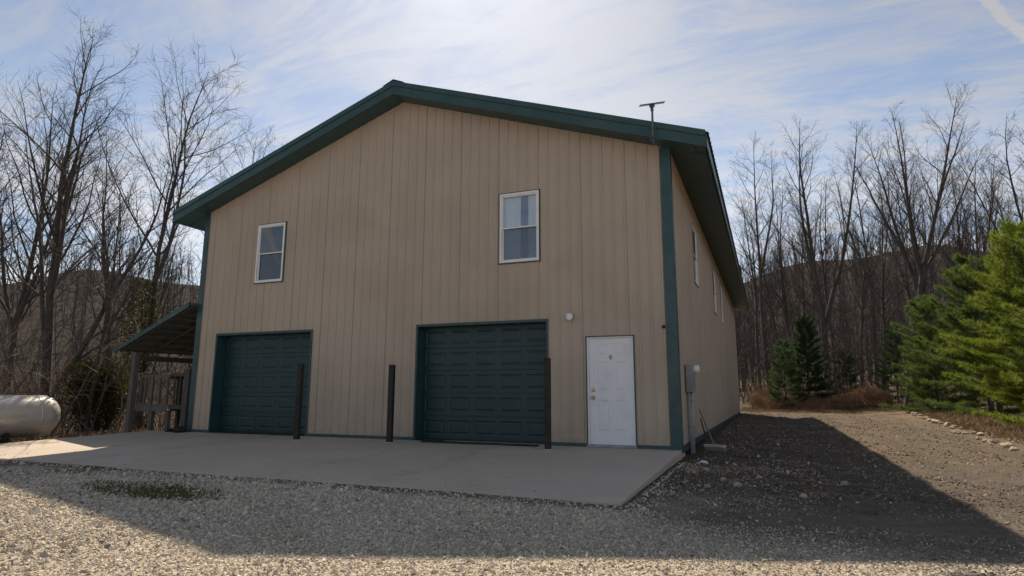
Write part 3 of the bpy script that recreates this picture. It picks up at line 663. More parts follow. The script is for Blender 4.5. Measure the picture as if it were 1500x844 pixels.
# ------------------------------------------------------------------ gravel stones
rng = np.random.default_rng(11)
octa = np.array([(1, 0, 0), (-1, 0, 0), (0, 1, 0), (0, -1, 0), (0, 0, 1), (0, 0, -1)], float)*1.35
cf = np.array([(0, 2, 4), (2, 1, 4), (1, 3, 4), (3, 0, 4), (2, 0, 5), (1, 2, 5), (3, 1, 5), (0, 3, 5)])
def stones(name, P, size, seed, material, tone):
    g = np.random.default_rng(seed); n = len(P)
    Vv = (octa[None]*g.uniform(.65, 1.2, (n, 6, 1))+g.uniform(-.55, .55, (n, 6, 3)))*g.uniform(.55, 1.1, (n, 1, 3))*np.array([1, 1, .6])
    q = g.normal(size=(n, 4)); q /= np.linalg.norm(q, axis=1, keepdims=True); w, x, y, z = q.T
    Rm = np.stack([1-2*(y*y+z*z), 2*(x*y-z*w), 2*(x*z+y*w), 2*(x*y+z*w), 1-2*(x*x+z*z), 2*(y*z-x*w), 2*(x*z-y*w), 2*(y*z+x*w), 1-2*(x*x+y*y)], -1).reshape(n, 3, 3)
    Vv = np.einsum('nij,nkj->nki', Rm, Vv)*size[:, None, None]*.5+P[:, None, :]
    F = (cf[None]+6*np.arange(n)[:, None, None]).reshape(-1, 3)
    me = np_mesh(name, Vv.reshape(-1, 3), F, material); at = me.attributes.new('tone', 'FLOAT', 'FACE'); at.data.foreach_set('value', np.repeat(tone, 8).astype(np.float32))
    return link(name, me)
sm = mat('crushed_stone', (.4, .36, .3), .9, 0, .25); t = NT(sm); at = t.n('ShaderNodeAttribute', attribute_name='tone'); v = t.coord('World')
c = t.ramp(at.outputs['Fac'], [(0, (.07, .066, .064)), (.25, (.26, .235, .205)), (.5, (.62, .54, .42)), (.8, (.72, .645, .53)), (1, (.80, .75, .66))])
c = t.mix(t.math('MULTIPLY', t.rng(t.noise(v, .9, 5, .6, .5), .5, .72), .45), c, (.34, .28, .21)); c = t.mix(.2, c, t.ramp(t.noise(v, 130, 3), [(.3, (.3, .27, .23)), (.7, (.6, .55, .47))])); t.base(c); M['stone'] = sm
def in_slab(x, y): return (x > -1.37) & (x < 12.24) & (y > -5.0) & (y < 24.5)
N = 215000
ang = rng.uniform(-1.15, .72, N)+0.0; dist = np.sqrt(rng.uniform(3.4**2, 11**2, N))
# nearer stones are denser: the apron right in front of the viewer plus the wedge to the left
px = 13.7+dist*np.sin(ang-.15); py = -11.6+dist*np.cos(ang-.15)
patch = wob(px, py, 1.7, 3)+.7*wob(px, py, 4.1, 9)
right = sst(12.15, 12.5, px)*sst(-5.3, -4.5, py+.5*wob(px, py, 1.3, 1))
keep = (~in_slab(px, py)) & (py < 2) & ~((py > -5.25-.25*rng.random(N)**2+.12*patch) & (px < 12.3) & (rng.random(N) < .75)) & (rng.random(N) < np.where(right > .5, .16+.14*patch, .96)) & (px > 1)
px, py = px[keep], py[keep]; dd = np.hypot(px-13.7, py+11.6)
size = rng.lognormal(math.log(.0175), .38, len(px)).clip(.009, .055)*np.where(dd > 6.5, 1.15, 1)*np.where(px > 12.6, 1-.25*sst(-7, -5, py), 1)
tone = np.clip(rng.normal(.56, .19, len(px))+.07*wob(px, py, 2.1, 7)-.30*sst(12.0, 13, px)*sst(-7.4, -5.0, py+.6*wob(px, py, .9, 4))-.22*sst(13.5, 15, px)*sst(-6.6, -5.6, py), 0, 1)  # dark gravel at right; last term also paints the missing shadow into the stones
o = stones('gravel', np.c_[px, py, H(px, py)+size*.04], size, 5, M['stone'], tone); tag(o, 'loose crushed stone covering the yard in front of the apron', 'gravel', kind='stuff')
N = 9000; px = rng.uniform(-3, 9, N); py = rng.uniform(-9, -5.05, N); size = rng.lognormal(math.log(.034), .3, N).clip(.015, .07)
o = stones('gravel', np.c_[px, py, H(px, py)+size*.1], size, 6, M['stone'], np.clip(rng.normal(.5, .2, N), 0, 1)); tag(o, 'scattered crushed stone at the far left of the yard', 'gravel', kind='stuff')
# bigger pale lumps beside the corner of the apron
def rock(name, loc, s_, seed, m_, label, cat, group=None):
    import bmesh
    bm = bmesh.new(); bmesh.ops.create_icosphere(bm, subdivisions=2, radius=1); g = random.Random(seed); pl = [(Vector((g.gauss(0, 1), g.gauss(0, 1), g.gauss(0, .8))).normalized(), g.uniform(.55, .85)) for _ in range(9)]
    for v_ in bm.verts:
        for nrm, d in pl:
            h = v_.co.dot(nrm)-d
            if h > 0: v_.co -= nrm*h*.9
        v_.co = Vector((v_.co.x*s_[0], v_.co.y*s_[1], v_.co.z*s_[2]))
    me = bpy.data.meshes.new(name); bm.to_mesh(me); bm.free(); me.materials.append(m_); o = link(name, me); o.location = loc; o.rotation_euler[2] = g.uniform(0, 6); tag(o, label, cat, group); return o
g = random.Random(4)
for i, (x, y, s_) in enumerate(((12.75, -1.55, .07), (13.05, -2.4, .06), (13.25, -2.75, .075), (12.62, -2.0, .05), (13.5, -1.9, .05), (12.9, -3.1, .05), (14.0, -3.4, .06), (14.6, -1.6, .07), (13.1, -.4, .06), (12.55, -.75, .055))):
    rock('pale_stone', (x, y, Hs(x, y)+.01), (s_, s_*g.uniform(.6, .9), s_*.6), 40+i, M['rock'], 'pale fist-sized stone on the dark earth beside the apron corner', 'stone', 'pale stones beside the apron')
rock('crumpled_paper', (12.62, -.55, Hs(12.6, -.5)+.02), (.10, .05, .03), 77, M['paper'], 'small crumpled white scrap on the ground near the barn corner', 'litter')
# stones edging the drive
ed_pts = [(18.3, 3.0), (18.45, 6.9), (18.65, 10.2), (19.35, 17.6), (20.4, 27.5)]
protos = []
for i in range(6):
    o = rock('edging_stone', (0, 0, 0), (.2, .15, .12), 90+i, M['rock'], 'pale stone in the row edging the dirt drive', 'stone', 'stones edging the drive'); protos.append(o)
tot = 0; idx = 0
for (a, b) in zip(ed_pts, ed_pts[1:]):
    d = math.dist(a, b); n = int(d/.40)
    for k in range(n):
        f_ = (k+g.uniform(-.2, .2))/n; x = a[0]+(b[0]-a[0])*f_+g.uniform(-.14, .14); y = a[1]+(b[1]-a[1])*f_
        o = protos[idx] if idx < 6 else protos[idx % 6].copy()
        if idx >= 6: COL.objects.link(o)
        s_ = g.uniform(.3, .8); o.scale = (s_, s_*g.uniform(.8, 1.2), s_*g.uniform(.7, 1.1)); o.location = (x, y, Hs(x, y)+.02); o.rotation_euler[2] = g.uniform(0, 6.3); idx += 1

# moss patch by the apron
N = 4200; rr_ = np.sqrt(rng.random(N)); aa = rng.uniform(0, 6.28, N); px = 6.7+rr_*np.cos(aa)*1.3; py = -6.15+rr_*np.sin(aa)*.42+(px-6.7)*-.05
ok = (rng.random(N) < np.exp(-rr_*rr_*2.2)*(.75+.5*wob(px, py, 3.1, 2))) & (py < -5.05); px, py = px[ok], py[ok]; pz = H(px, py); pz = pz+.008; n = len(px); hgt = rng.uniform(.015, .045, n); a = rng.uniform(0, 6.28, n); w_ = .012
Vv = np.stack([np.c_[px-w_*np.cos(a), py-w_*np.sin(a), pz], np.c_[px+w_*np.cos(a), py+w_*np.sin(a), pz], np.c_[px+rng.normal(0, .02, n), py+rng.normal(0, .02, n), pz+hgt]], 1)
o = link('moss', np_mesh('moss', Vv.reshape(-1, 3), np.arange(3*n).reshape(-1, 3), M['moss'])); tag(o, 'patch of green moss and weeds in the gravel by the apron', 'moss', kind='stuff')

# ------------------------------------------------------------------ vegetation
def tubes_np(polys, n=3):
    """polys: list of (pts list of Vector, radii list) -> V, F quads"""
    V = []; F = []; k = 0; cs = [(math.cos(2*math.pi*i/n), math.sin(2*math.pi*i/n)) for i in range(n)]
    for pts, rad in polys:
        P = np.array(pts); m_ = len(P); D = np.empty_like(P); D[1:-1] = P[2:]-P[:-2]; D[0] = P[1]-P[0]; D[-1] = P[-1]-P[-2]
        D /= np.linalg.norm(D, axis=1, keepdims=True)+1e-9
        mean = P[-1]-P[0]; ref = np.array((1., 0, 0)) if abs(mean[0]) < abs(mean[2]) or abs(mean[0]) < abs(mean[1]) else np.array((0, 1., 0))
        if abs(mean[2]) < abs(mean[0]) and abs(mean[2]) < abs(mean[1]): ref = np.array((0, 0, 1.))
        x = ref-D*(D@ref)[:, None]; x /= np.linalg.norm(x, axis=1, keepdims=True)+1e-9; y = np.cross(D, x); r_ = np.array(rad)[:, None]
        ring = np.stack([P+x*(c_*r_)+y*(s_*r_) for c_, s_ in cs], 1).reshape(-1, 3); V.append(ring)
        for i in range(m_-1):
            for j in range(n): F.append((k+i*n+j, k+i*n+(j+1) % n, k+(i+1)*n+(j+1) % n, k+(i+1)*n+j))
        k += m_*n
    return np.concatenate(V), np.array(F)
def grow(g, start, d, length, r0, r1, nseg, wob_, trop):
    p = np.array(start, float); d = np.array(d, float); pts = [p.copy()]; step = length/nseg
    for i in range(nseg):
        d = d+np.array([g.gauss(0, wob_), g.gauss(0, wob_), g.gauss(0, wob_)+trop]); d /= np.linalg.norm(d); p = p+d*step; pts.append(p.copy())
    return np.array(pts), [r0+(r1-r0)*i/nseg for i in range(nseg+1)], d
def sidedir(g, d, ang, az):
    d = np.array(d); o_ = np.array((1., 0, 0)) if abs(d[0]) < .8 else np.array((0, 1., 0)); x = np.cross(d, o_); x /= np.linalg.norm(x); y = np.cross(d, x)
    return d*math.cos(ang)+(x*math.cos(az)+y*math.sin(az))*math.sin(ang)
def bare_tree(seed, Ht, r0, stems, density=1.0, clear=.3, spread=1.0, fine=1.0):
    """stems: list of (start height fraction on stem 0 or 0, lean direction xyz, length fraction, radius fraction)"""
    g = random.Random(seed); trunk = []; crown = []
    main = None
    for si, (h0, lean_, lf, rf) in enumerate(stems):
        if main is None or h0 == 0: st_ = np.array((g.uniform(-.1, .1)*(si > 0), g.uniform(-.1, .1)*(si > 0), -.5))
        else:
            q = h0*(len(main[0])-1); i = int(q); st_ = main[0][i]+(main[0][min(i+1, len(main[0])-1)]-main[0][i])*(q-i)
        d0 = np.array(lean_, float); d0 /= np.linalg.norm(d0); Ln = Ht*lf
        pts, rad, _ = grow(g, st_, d0, Ln, r0*rf, .012, 14, .042, .035)
        rad = [r0*rf*.72*((1-i/14)**.95)+.007 for i in range(15)]
        if si == 0: rad[0] *= 1.5; rad[1] *= 1.12
        trunk.append((pts, rad))
        if main is None: main = (pts, rad)
        nl = int(19*density*(.5+.5*lf)); c0 = clear if h0 == 0 else .15
        for k in range(nl):
            tt = c0+(1-c0)*(k+g.random())/nl*.97; q = tt*14; i = int(q); base = pts[i]+(pts[min(i+1, 14)]-pts[i])*(q-i); dl = pts[min(i+1, 14)]-pts[i]; dl /= np.linalg.norm(dl)
            ln = Ln*(.42*(1-tt)**.7+.06)*g.uniform(.65, 1.2)*spread; dd = sidedir(g, dl, R(g.uniform(24, 48)), k*2.4+g.random()); rr0 = min(rad[i]*.5, .006+ln*.0085)
            lp, lr, _ = grow(g, base, dd, ln, rr0, .004, 7, .10, .06); trunk.append((lp, lr))
            n2 = int(5+ln*1.5*fine)
            for k2 in range(n2):
                t2 = .15+.85*(k2+g.random())/n2*.98; q2 = t2*7; i2 = int(q2); b2 = lp[i2]+(lp[min(i2+1, 7)]-lp[i2])*(q2-i2); d2 = lp[min(i2+1, 7)]-lp[i2]; d2 = d2/np.linalg.norm(d2)
                l2 = ln*(.42*(1-t2)+.14)*g.uniform(.6, 1.25); dd2 = sidedir(g, d2, R(g.uniform(25, 60)), g.uniform(0, 6.28)); sp_, sr, _ = grow(g, b2, dd2, l2, max(.004, lr[i2]*.5), .003, 4, .13, .07); crown.append((sp_, sr))
                n3 = int(4+l2*3.2*fine)
                for k3 in range(n3):
                    t3 = .15+.85*g.random(); i3 = min(3, int(t3*4)); b3 = sp_[i3]+(sp_[i3+1]-sp_[i3])*g.random(); d3 = sp_[i3+1]-sp_[i3]; d3 = d3/np.linalg.norm(d3)
                    l3 = g.uniform(.25, .75)*(.5+.5*min(1, l2)); dd3 = sidedir(g, d3, R(g.uniform(22, 60)), g.uniform(0, 6.28)); tp, tr3, _ = grow(g, b3, dd3, l3, .004, .0022, 2, .14, .08); crown.append((tp, tr3))
    return trunk, crown
_treemesh = {}
def tree_mesh(key, bm_, **k):
    if key not in _treemesh:
        tr_, cr = bare_tree(**k); V1, F1 = tubes_np(tr_, 6); V2, F2 = tubes_np(cr, 3)
        _treemesh[key] = (np_mesh('trunk', V1, F1, bm_, True), np_mesh('crown', V2, F2, M['twig']))
    return _treemesh[key]
def place_tree(name, key, x, y, label, group, rz=0, sc=1, tilt=(0, 0), bm_=None, **k):
    a, b = tree_mesh(key, bm_ or M['bark'], **k); e = empty(name, (x, y, Hs(x, y)), label, 'tree', group); e.rotation_euler = (tilt[0], tilt[1], rz); e.scale = (sc,)*3
    link('trunk', a, e); link('crown', b, e); return e
UP = (0, 0, 1)
GLt = 'bare trees left of the barn'; GRt = 'bare trees right of the barn'
# screen-right in world is about (.92,.38): lean vectors below use it
rx = np.array((.924, .383, 0.))
def ln(a, b=0): return tuple(rx*a+np.array((0, 0, 1))+np.array((-.383, .924, 0))*b)
place_tree('bare_tree', 'L1', -7.75, 1.24, 'tall bare many-stemmed tree behind the propane tank', GLt, seed=21, Ht=14.3, r0=.23, stems=[(0, ln(-.06), 1, 1), (.22, ln(-.34, .1), .60, .55), (.10, ln(.34), .66, .6), (.36, ln(.22, -.2), .5, .5), (.42, ln(-.3, .3), .42, .4)], clear=.34, density=1.0)
place_tree('bare_tree', 'L2', -5.75, 2.85, 'slender bare tree with twisted crown rising just left of the lean-to', GLt, seed=8, Ht=13.7, r0=.16, stems=[(0, ln(-.06), 1, 1), (.42, ln(.36), .46, .55)], clear=.42, density=1.0)
place_tree('bare_tree', 'L3', -14.07, 14.35, 'bare tree whose top shows above the left roof slope', GLt, seed=31, Ht=18.5, r0=.24, stems=[(0, ln(-.04), 1, 1), (.4, ln(.22), .55, .6)], clear=.4)
place_tree('bare_tree', 'L4', -6.2, -2.0, 'bare tree at the left edge reaching branches into view above the tank', GLt, seed=44, Ht=11.5, r0=.18, stems=[(0, ln(-.12), 1, 1), (.3, ln(.3), .5, .55)], clear=.3)
place_tree('bare_tree', 'L5', -4.4, .3, 'thin leaning bare sapling between the tank and the lean-to', GLt, seed=52, Ht=8.2, r0=.085, stems=[(0, ln(.08), 1, 1), (.4, ln(.4), .45, .6)], clear=.35, density=.7)
place_tree('bare_tree', 'L6', -12.65, 2.74, 'bare tree with pale twigs far left behind the many-stemmed tree', GLt, seed=63, Ht=14.0, r0=.2, stems=[(0, ln(-.1), 1, 1), (.3, ln(-.35), .5, .6), (.35, ln(.2), .5, .6)], clear=.3)
place_tree('bare_tree', 'L5', -6.78, 6.0, 'small bare tree close to the barn above the lean-to roof', GLt, rz=2.0, sc=1.08)
place_tree('bare_tree', 'L3', -17, 9.5, 'bare tree in the woods between the two tall left trees', GLt, rz=2.6, sc=.84)
place_tree('bare_tree', 'L6', -12.5, 8.0, 'low bare tree in the woods behind the lean-to', GLt, rz=1.3, sc=.72)
place_tree('bare_tree', 'L2', -22, 2, 'distant bare tree far left beyond the tank', GLt, rz=3.0, sc=1.05)
# right-hand trees
place_tree('bare_tree', 'R1', 13.6, 40.4, 'tall slim bare tree just right of the barn roof edge', GRt, seed=71, Ht=22.6, r0=.25, spread=.72, stems=[(0, ln(-.03), 1, 1), (.45, ln(.2), .5, .6)], clear=.38)
place_tree('bare_tree', 'R2', 15.3, 48.4, 'forked bare tree second from the barn roof edge', GRt, seed=72, Ht=20, r0=.24, spread=.72, stems=[(0, ln(.1), 1, 1), (.3, ln(-.22), .62, .7)], clear=.4)
place_tree('bare_tree', 'R3', 17.69, 38.25, 'stout double-stemmed bare tree above the small pines', GRt, seed=73, Ht=22.4, r0=.34, spread=.72, stems=[(0, ln(.05), 1, 1), (.25, ln(.2), .72, .72), (.45, ln(-.25), .45, .5)], clear=.35, density=1.1)
place_tree('bare_tree', 'R4', 20.35, 44, 'short bare tree between the stout and the straight tree', GRt, seed=74, Ht=16, r0=.19, stems=[(0, ln(.04), 1, 1)], clear=.35)
place_tree('bare_tree', 'R5', 20.9, 29.8, 'thick straight bare tree rising left of the pines', GRt, seed=75, Ht=19.5, r0=.30, spread=.72, stems=[(0, ln(.11), 1, 1), (.42, ln(-.12), .55, .55), (.5, ln(.34), .45, .5)], clear=.42, density=1.15)
place_tree('bare_tree', 'R6', 21.9, 29.5, 'bare tree leaning right over the pines', GRt, seed=76, Ht=16.5, r0=.2, spread=.72, stems=[(0, ln(.12), 1, 1), (.5, ln(.9), .5, .7)], clear=.45)
place_tree('bare_tree', 'R5', 23.71, 33.3, 'broad bare tree behind the pines', GRt, rz=2.2, sc=1.03)
place_tree('bare_tree', 'R3', 25.8, 37, 'bare tree far behind the large pine', GRt, rz=1.2, sc=.72)
place_tree('bare_tree', 'R9', 23.6, 19.95, 'tall bare tree at the right edge behind the largest pine', GRt, seed=79, Ht=15.3, r0=.17, spread=.72, stems=[(0, ln(.08), 1, 1), (.35, ln(.25), .6, .6), (.42, ln(-.12), .45, .5)], clear=.35)
place_tree('bare_tree', 'R2', 24.4, 27, 'bare tree with pale forked stems just above the largest pine', GRt, rz=.6, sc=.66)
place_tree('bare_tree', 'R1', 22.2, 47.8, 'distant slim bare tree left of the thick straight tree', GRt, rz=2.5, sc=.97)
place_tree('bare_tree', 'R4', 17.1, 52.3, 'distant bare tree between the forked and the stout tree', GRt, rz=1.0, sc=1.22)
place_tree('bare_tree', 'R4', 16.0, 43.5, 'small bare tree right of the tall slim tree', GRt, rz=4.0, sc=.85)
place_tree('bare_tree', 'R9', 28.5, 31.5, 'bare tree in the woods far right beyond the largest pine', GRt, rz=1.9, sc=1.1)

for k, x, y, rz, sc in (('R1', 12.9, 50, 1, .9), ('R4', 18.6, 46, 2, 1.15), ('R1', 19.6, 54, 4, .95), ('R4', 21.3, 40, 5, 1.0), ('R1', 24.5, 45, 3, .85), ('R4', 23.0, 52, 0, 1.2), ('R2', 26.5, 50, 2, .95), ('R4', 26.2, 33, 1.5, .9), ('R1', 28.5, 42, 5.2, .85), ('R4', 15.2, 57, 3.3, 1.3)):
    place_tree('bare_tree', k, x, y, 'slim bare tree among the dense trunks in the woods behind the drive', 'slim trees in the right-hand woods', rz=rz, sc=sc)
# white pines
def pine(seed, Ht, rad, nee, low=.04, whorl=.36, per=6, tuft=16, nl=.13, nw=.010):
    g = random.Random(seed); ng = np.random.default_rng(seed); wood = [(np.array([(0, 0, -.3), (.02, 0, Ht*.3), (0, .03, Ht*.65), (.02, 0, Ht)]), [Ht*.014, Ht*.012, Ht*.007, .012])]
    C_ = []; D_ = []
    z = Ht*low+.25
    while z < Ht-.1:
        f_ = (z/Ht); Lb = rad*((1-f_)**.55)*(.78+.22*min(1, f_*4+.4))*(1+.12*math.sin(z*3.1+seed))+.15
        for k in range(per):
            if g.random() < .10: continue
            az = k*6.283/per+g.uniform(-.35, .35)+z*2.1; l_ = Lb*g.uniform(.55, 1.2)*(1+.16*math.sin(2*az+seed)); d0 = np.array((math.cos(az), math.sin(az), -.22+.85*f_)); d0 /= np.linalg.norm(d0)
            bp, brd, _ = grow(g, (0, 0, z+g.uniform(-.1, .1)), d0, l_, .010+l_*.008, .005, 6, .08, .085); wood.append((bp, brd))
            ntw = int(6+l_*9)
            for j in range(ntw):
                tt = .22+.78*(j+g.random())/ntw; q = min(5.99, tt*6); i = int(q); b_ = bp[i]+(bp[i+1]-bp[i])*(q-i); d_ = bp[i+1]-bp[i]; d_ = d_/np.linalg.norm(d_)
                side = 1 if j % 2 else -1; perp = np.cross(d_, (0, 0, 1.)); perp = perp/np.linalg.norm(perp); td = d_*g.uniform(.5, .9)+perp*side*g.uniform(.3, .9)+np.array((0, 0, g.uniform(-.05, .35))); td /= np.linalg.norm(td)
                tl_ = (.14+.30*l_*(1-tt)*.8)*g.uniform(.7, 1.2); nt_ = max(2, int(tl_/.085))
                for w_ in range(nt_): C_.append(b_+td*tl_*(w_+1)/nt_); D_.append(td)
            C_.append(bp[-1]); D_.append(bp[-1]-bp[-2])
        z += whorl*g.uniform(.8, 1.2)
    C_ = np.array(C_); D_ = np.array(D_); D_ /= np.linalg.norm(D_, axis=1, keepdims=True); n = len(C_)
    Cn = np.repeat(C_, tuft, 0); Dn = np.repeat(D_, tuft, 0); nd = Dn*ng.uniform(.25, 1.0, (n*tuft, 1))+ng.normal(0, .55, (n*tuft, 3)); nd /= np.linalg.norm(nd, axis=1, keepdims=True)
    Ln_ = nl*ng.uniform(.6, 1.2, (n*tuft, 1)); pp = np.cross(nd, ng.normal(size=(n*tuft, 3))); pp /= np.linalg.norm(pp, axis=1, keepdims=True)+1e-9; Cn = Cn+ng.normal(0, .012, Cn.shape)
    Vv = np.stack([Cn-pp*nw*.5, Cn+pp*nw*.5, Cn+nd*Ln_+np.array((0, 0, -.25))*Ln_*ng.uniform(0, .5, (n*tuft, 1))], 1).reshape(-1, 3)
    V1, F1 = tubes_np(wood, 5); return np_mesh('trunk', V1, F1, M['pine_bark'], True), np_mesh('crown', Vv, np.arange(len(Vv)).reshape(-1, 3), nee)
GP = 'white pines right of the barn'
pm = {'d': pine(6, 6.2, 2.3, M['needle_dark'], tuft=16, per=6, whorl=.42, nl=.19, nw=.015, low=.02), 'a': pine(1, 6.6, 2.75, M['needle'], tuft=20, per=6, whorl=.36, nl=.19, nw=.013, low=.0), 'b': pine(2, 5.6, 2.35, M['needle_mid'], tuft=19, per=6, whorl=.36, nl=.19, nw=.013, low=.0), 'c': pine(3, 7.0, 1.9, M['needle_dark'], tuft=20, per=8, whorl=.32, nl=.16, nw=.016)}
def place_pine(k, x, y, sc, rz, label):
    e = empty('pine_tree', (x, y, Hs(x, y)), label, 'tree', GP, rz); e.scale = (sc,)*3; link('trunk', pm[k][0], e); link('crown', pm[k][1], e); return e
place_pine('a', 21.6, 12.9, .93, .3, 'largest bright green pine at the right edge beside the drive')
place_pine('b', 21.2, 24.0, .98, 1.0, 'soft bright green pine left of the largest pine')
place_pine('b', 21.9, 19.0, 1.12, 2.6, 'dark-hearted pine filling the gap behind the largest pine')
place_pine('a', 21.9, 8.6, .95, 2.2, 'pine cut off by the right edge nearest the viewer')
place_pine('c', 16.2, 35.3, .86, .2, 'tallest of the small blue-green pines behind the barn')
place_pine('d', 14.7, 33.2, .74, 4.0, 'lighter small pine next to the barn rear corner')
place_pine('d', 18.9, 38.5, .62, 2.0, 'dark pine in the shadows right of the small blue-green pines')
place_pine('d', 21.8, 37.5, .8, 3.3, 'dark low pine in the shaded woods behind the drive end')
place_pine('c', 24.0, 26.5, .95, 1.4, 'dark pine mostly hidden behind the bright green pines')

# olive cedar bush on the left
def bush(seed, rad, Ht, n, m_):
    ng = np.random.default_rng(seed); g = random.Random(seed); u = ng.normal(size=(n, 3)); u /= np.linalg.norm(u, axis=1, keepdims=True); r_ = ng.random(n)**.45
    lob = 1+.25*np.sin(u[:, 0]*4+1)*np.sin(u[:, 2]*5)+.2*np.sin(u[:, 1]*7)
    P = u*(r_*lob)[:, None]*np.array((rad, rad, Ht*.5))+np.array((0, 0, Ht*.55)); d = u*.6+ng.normal(0, .5, (n, 3))+np.array((0, 0, .35)); d /= np.linalg.norm(d, axis=1, keepdims=True); pp = np.cross(d, ng.normal(size=(n, 3))); pp /= np.linalg.norm(pp, axis=1, keepdims=True); l_ = ng.uniform(.05, .13, (n, 1))
    Vv = np.stack([P-pp*.018, P+pp*.018, P+d*l_], 1).reshape(-1, 3)
    st_ = [grow(g, (g.uniform(-.1, .1), g.uniform(-.1, .1), -.3), (g.gauss(0, .35), g.gauss(0, .35), 1), Ht*.9, .03, .006, 6, .1, .02)[:2] for _ in range(14)]; V1, F1 = tubes_np(st_, 4)
    return np_mesh('stem', V1, F1, M['bark']), np_mesh('foliage', Vv, np.arange(3*n).reshape(-1, 3), m_)
e = empty('cedar_bush', (-4.9, .9, Hs(-4.9, .9)), 'olive green cedar bush between the tank and the lean-to', 'bush'); a, b = bush(5, .95, 2.3, 13000, M['cedar']); link('stem', a, e); link('foliage', b, e)
# vine leaves on the slender tree
e = empty('ivy', (-5.75, 2.85, Hs(-5.75, 2.85)), 'yellow-green vine climbing the slender tree by the lean-to', 'vine'); n = 2600; z = rng.uniform(2.0, 5.2, n); a_ = rng.uniform(0, 6.28, n); rr_ = .2+.45*rng.random(n)*np.sin((z-1.8)/3.6*3.1).clip(0, 1)
P = np.c_[rr_*np.cos(a_)-.06*z*rx[0], rr_*np.sin(a_)-.06*z*rx[1], z]; d = rng.normal(size=(n, 3)); d /= np.linalg.norm(d, axis=1, keepdims=True); pp = np.cross(d, rng.normal(size=(n, 3))); pp /= np.linalg.norm(pp, axis=1, keepdims=True)
link('foliage', np_mesh('foliage', np.stack([P-pp*.03, P+pp*.03, P+d*.09], 1).reshape(-1, 3), np.arange(3*n).reshape(-1, 3), M['cedar']), e)
link('stem', np_mesh('stem', *tubes_np([grow(random.Random(3), (.2, 0, -.2), ln(-.05), 6.4, .03, .012, 10, .06, .02)[:2], grow(random.Random(6), (-.2, .1, -.2), ln(-.05), 5.4, .025, .01, 10, .06, .02)[:2]], 4), M['bark']), e)

# undergrowth: brambles, saplings and dead sticks in the woods
def brush(name, pts, seed, hmin, hmax, m_, label, n=3, rad=(.004, .012), arch=.0):
    g = random.Random(seed); pol = []
    for x, y in pts:
        h = g.uniform(hmin, hmax)**1.0; z = Hs(x, y); a = g.uniform(0, 6.28); s_ = g.uniform(.05, .75); r_ = g.uniform(*rad)
        p, r1, d = grow(g, (x, y, z-.1), (math.cos(a)*s_, math.sin(a)*s_, 1), h, r_, .003, 5, .16, -arch); pol.append((p, r1))
        for _ in range(g.randint(2, 4)):
            i = g.randint(1, 4); dd = sidedir(g, (p[i+1]-p[i])/np.linalg.norm(p[i+1]-p[i]), R(g.uniform(25, 70)), g.uniform(0, 6.28)); q, r3, _ = grow(g, p[i], dd, h*g.uniform(.2, .5), r_*.6, .0025, 3, .18, 0); pol.append((q, r3))
    o = link(name, np_mesh(name, *tubes_np(pol, n), m_)); tag(o, label, 'undergrowth', kind='stuff')
g = random.Random(12)
pl = []
while len(pl) < 2500:
    x = -3.2-abs(g.gauss(0, 9)); y = g.uniform(-6, 26)
    if x < -3.4 and not (x > -4.2 and y < 0): pl.append((x, y))
brush('undergrowth', pl, 1, .7, 3.6, M['bramble'], 'tangled bare brambles and saplings in the woods left of the barn', arch=.03)
pl = [(-3.6-abs(g.gauss(0, 12)), g.uniform(-8, 30)) for _ in range(650)]
brush('undergrowth', pl, 2, 3, 7.5, M['twig'], 'slim bare saplings filling the woods left of the barn', rad=(.012, .035))
pl = [(g.uniform(11, 34), 33+abs(g.gauss(0, 9))) for _ in range(800)]
brush('undergrowth', pl, 3, .6, 3.0, M['bramble'], 'bare brambles at the foot of the woods behind the drive', arch=.03)
pl = [(g.uniform(11, 40), 37+abs(g.gauss(0, 14))) for _ in range(750)]
brush('undergrowth', pl, 4, 4, 10, M['twig'], 'slim bare saplings in the woods right of the barn', rad=(.015, .045))
pl = [(-4.5-abs(g.gauss(0, 7)), g.uniform(-4, 16)) for _ in range(45)]
brush('undergrowth', pl, 5, 1.2, 3.2, M['pale_bark'], 'scattered pale dead sticks in the woods left of the barn', rad=(.014, .03))
# dry leaf clumps and dead grass
def blades(name, X_, Y_, hgt, w_, lean_, m_, seed, label, lift=None):
    gg = np.random.default_rng(seed); n = len(X_); Z = H(X_, Y_)+(0 if lift is None else lift); a = gg.uniform(0, 6.28, n); b = gg.uniform(0, 6.28, n); P = np.c_[X_, Y_, Z]; s_ = np.c_[np.cos(a), np.sin(a), gg.normal(0, .3, n)]*(w_*.5)[:, None]; d = np.c_[np.cos(b)*lean_, np.sin(b)*lean_, np.ones(n)]*hgt[:, None]
    o = link(name, np_mesh(name, np.stack([P-s_, P+s_, P+d], 1).reshape(-1, 3), np.arange(3*n).reshape(-1, 3), m_)); tag(o, label, 'undergrowth', kind='stuff')
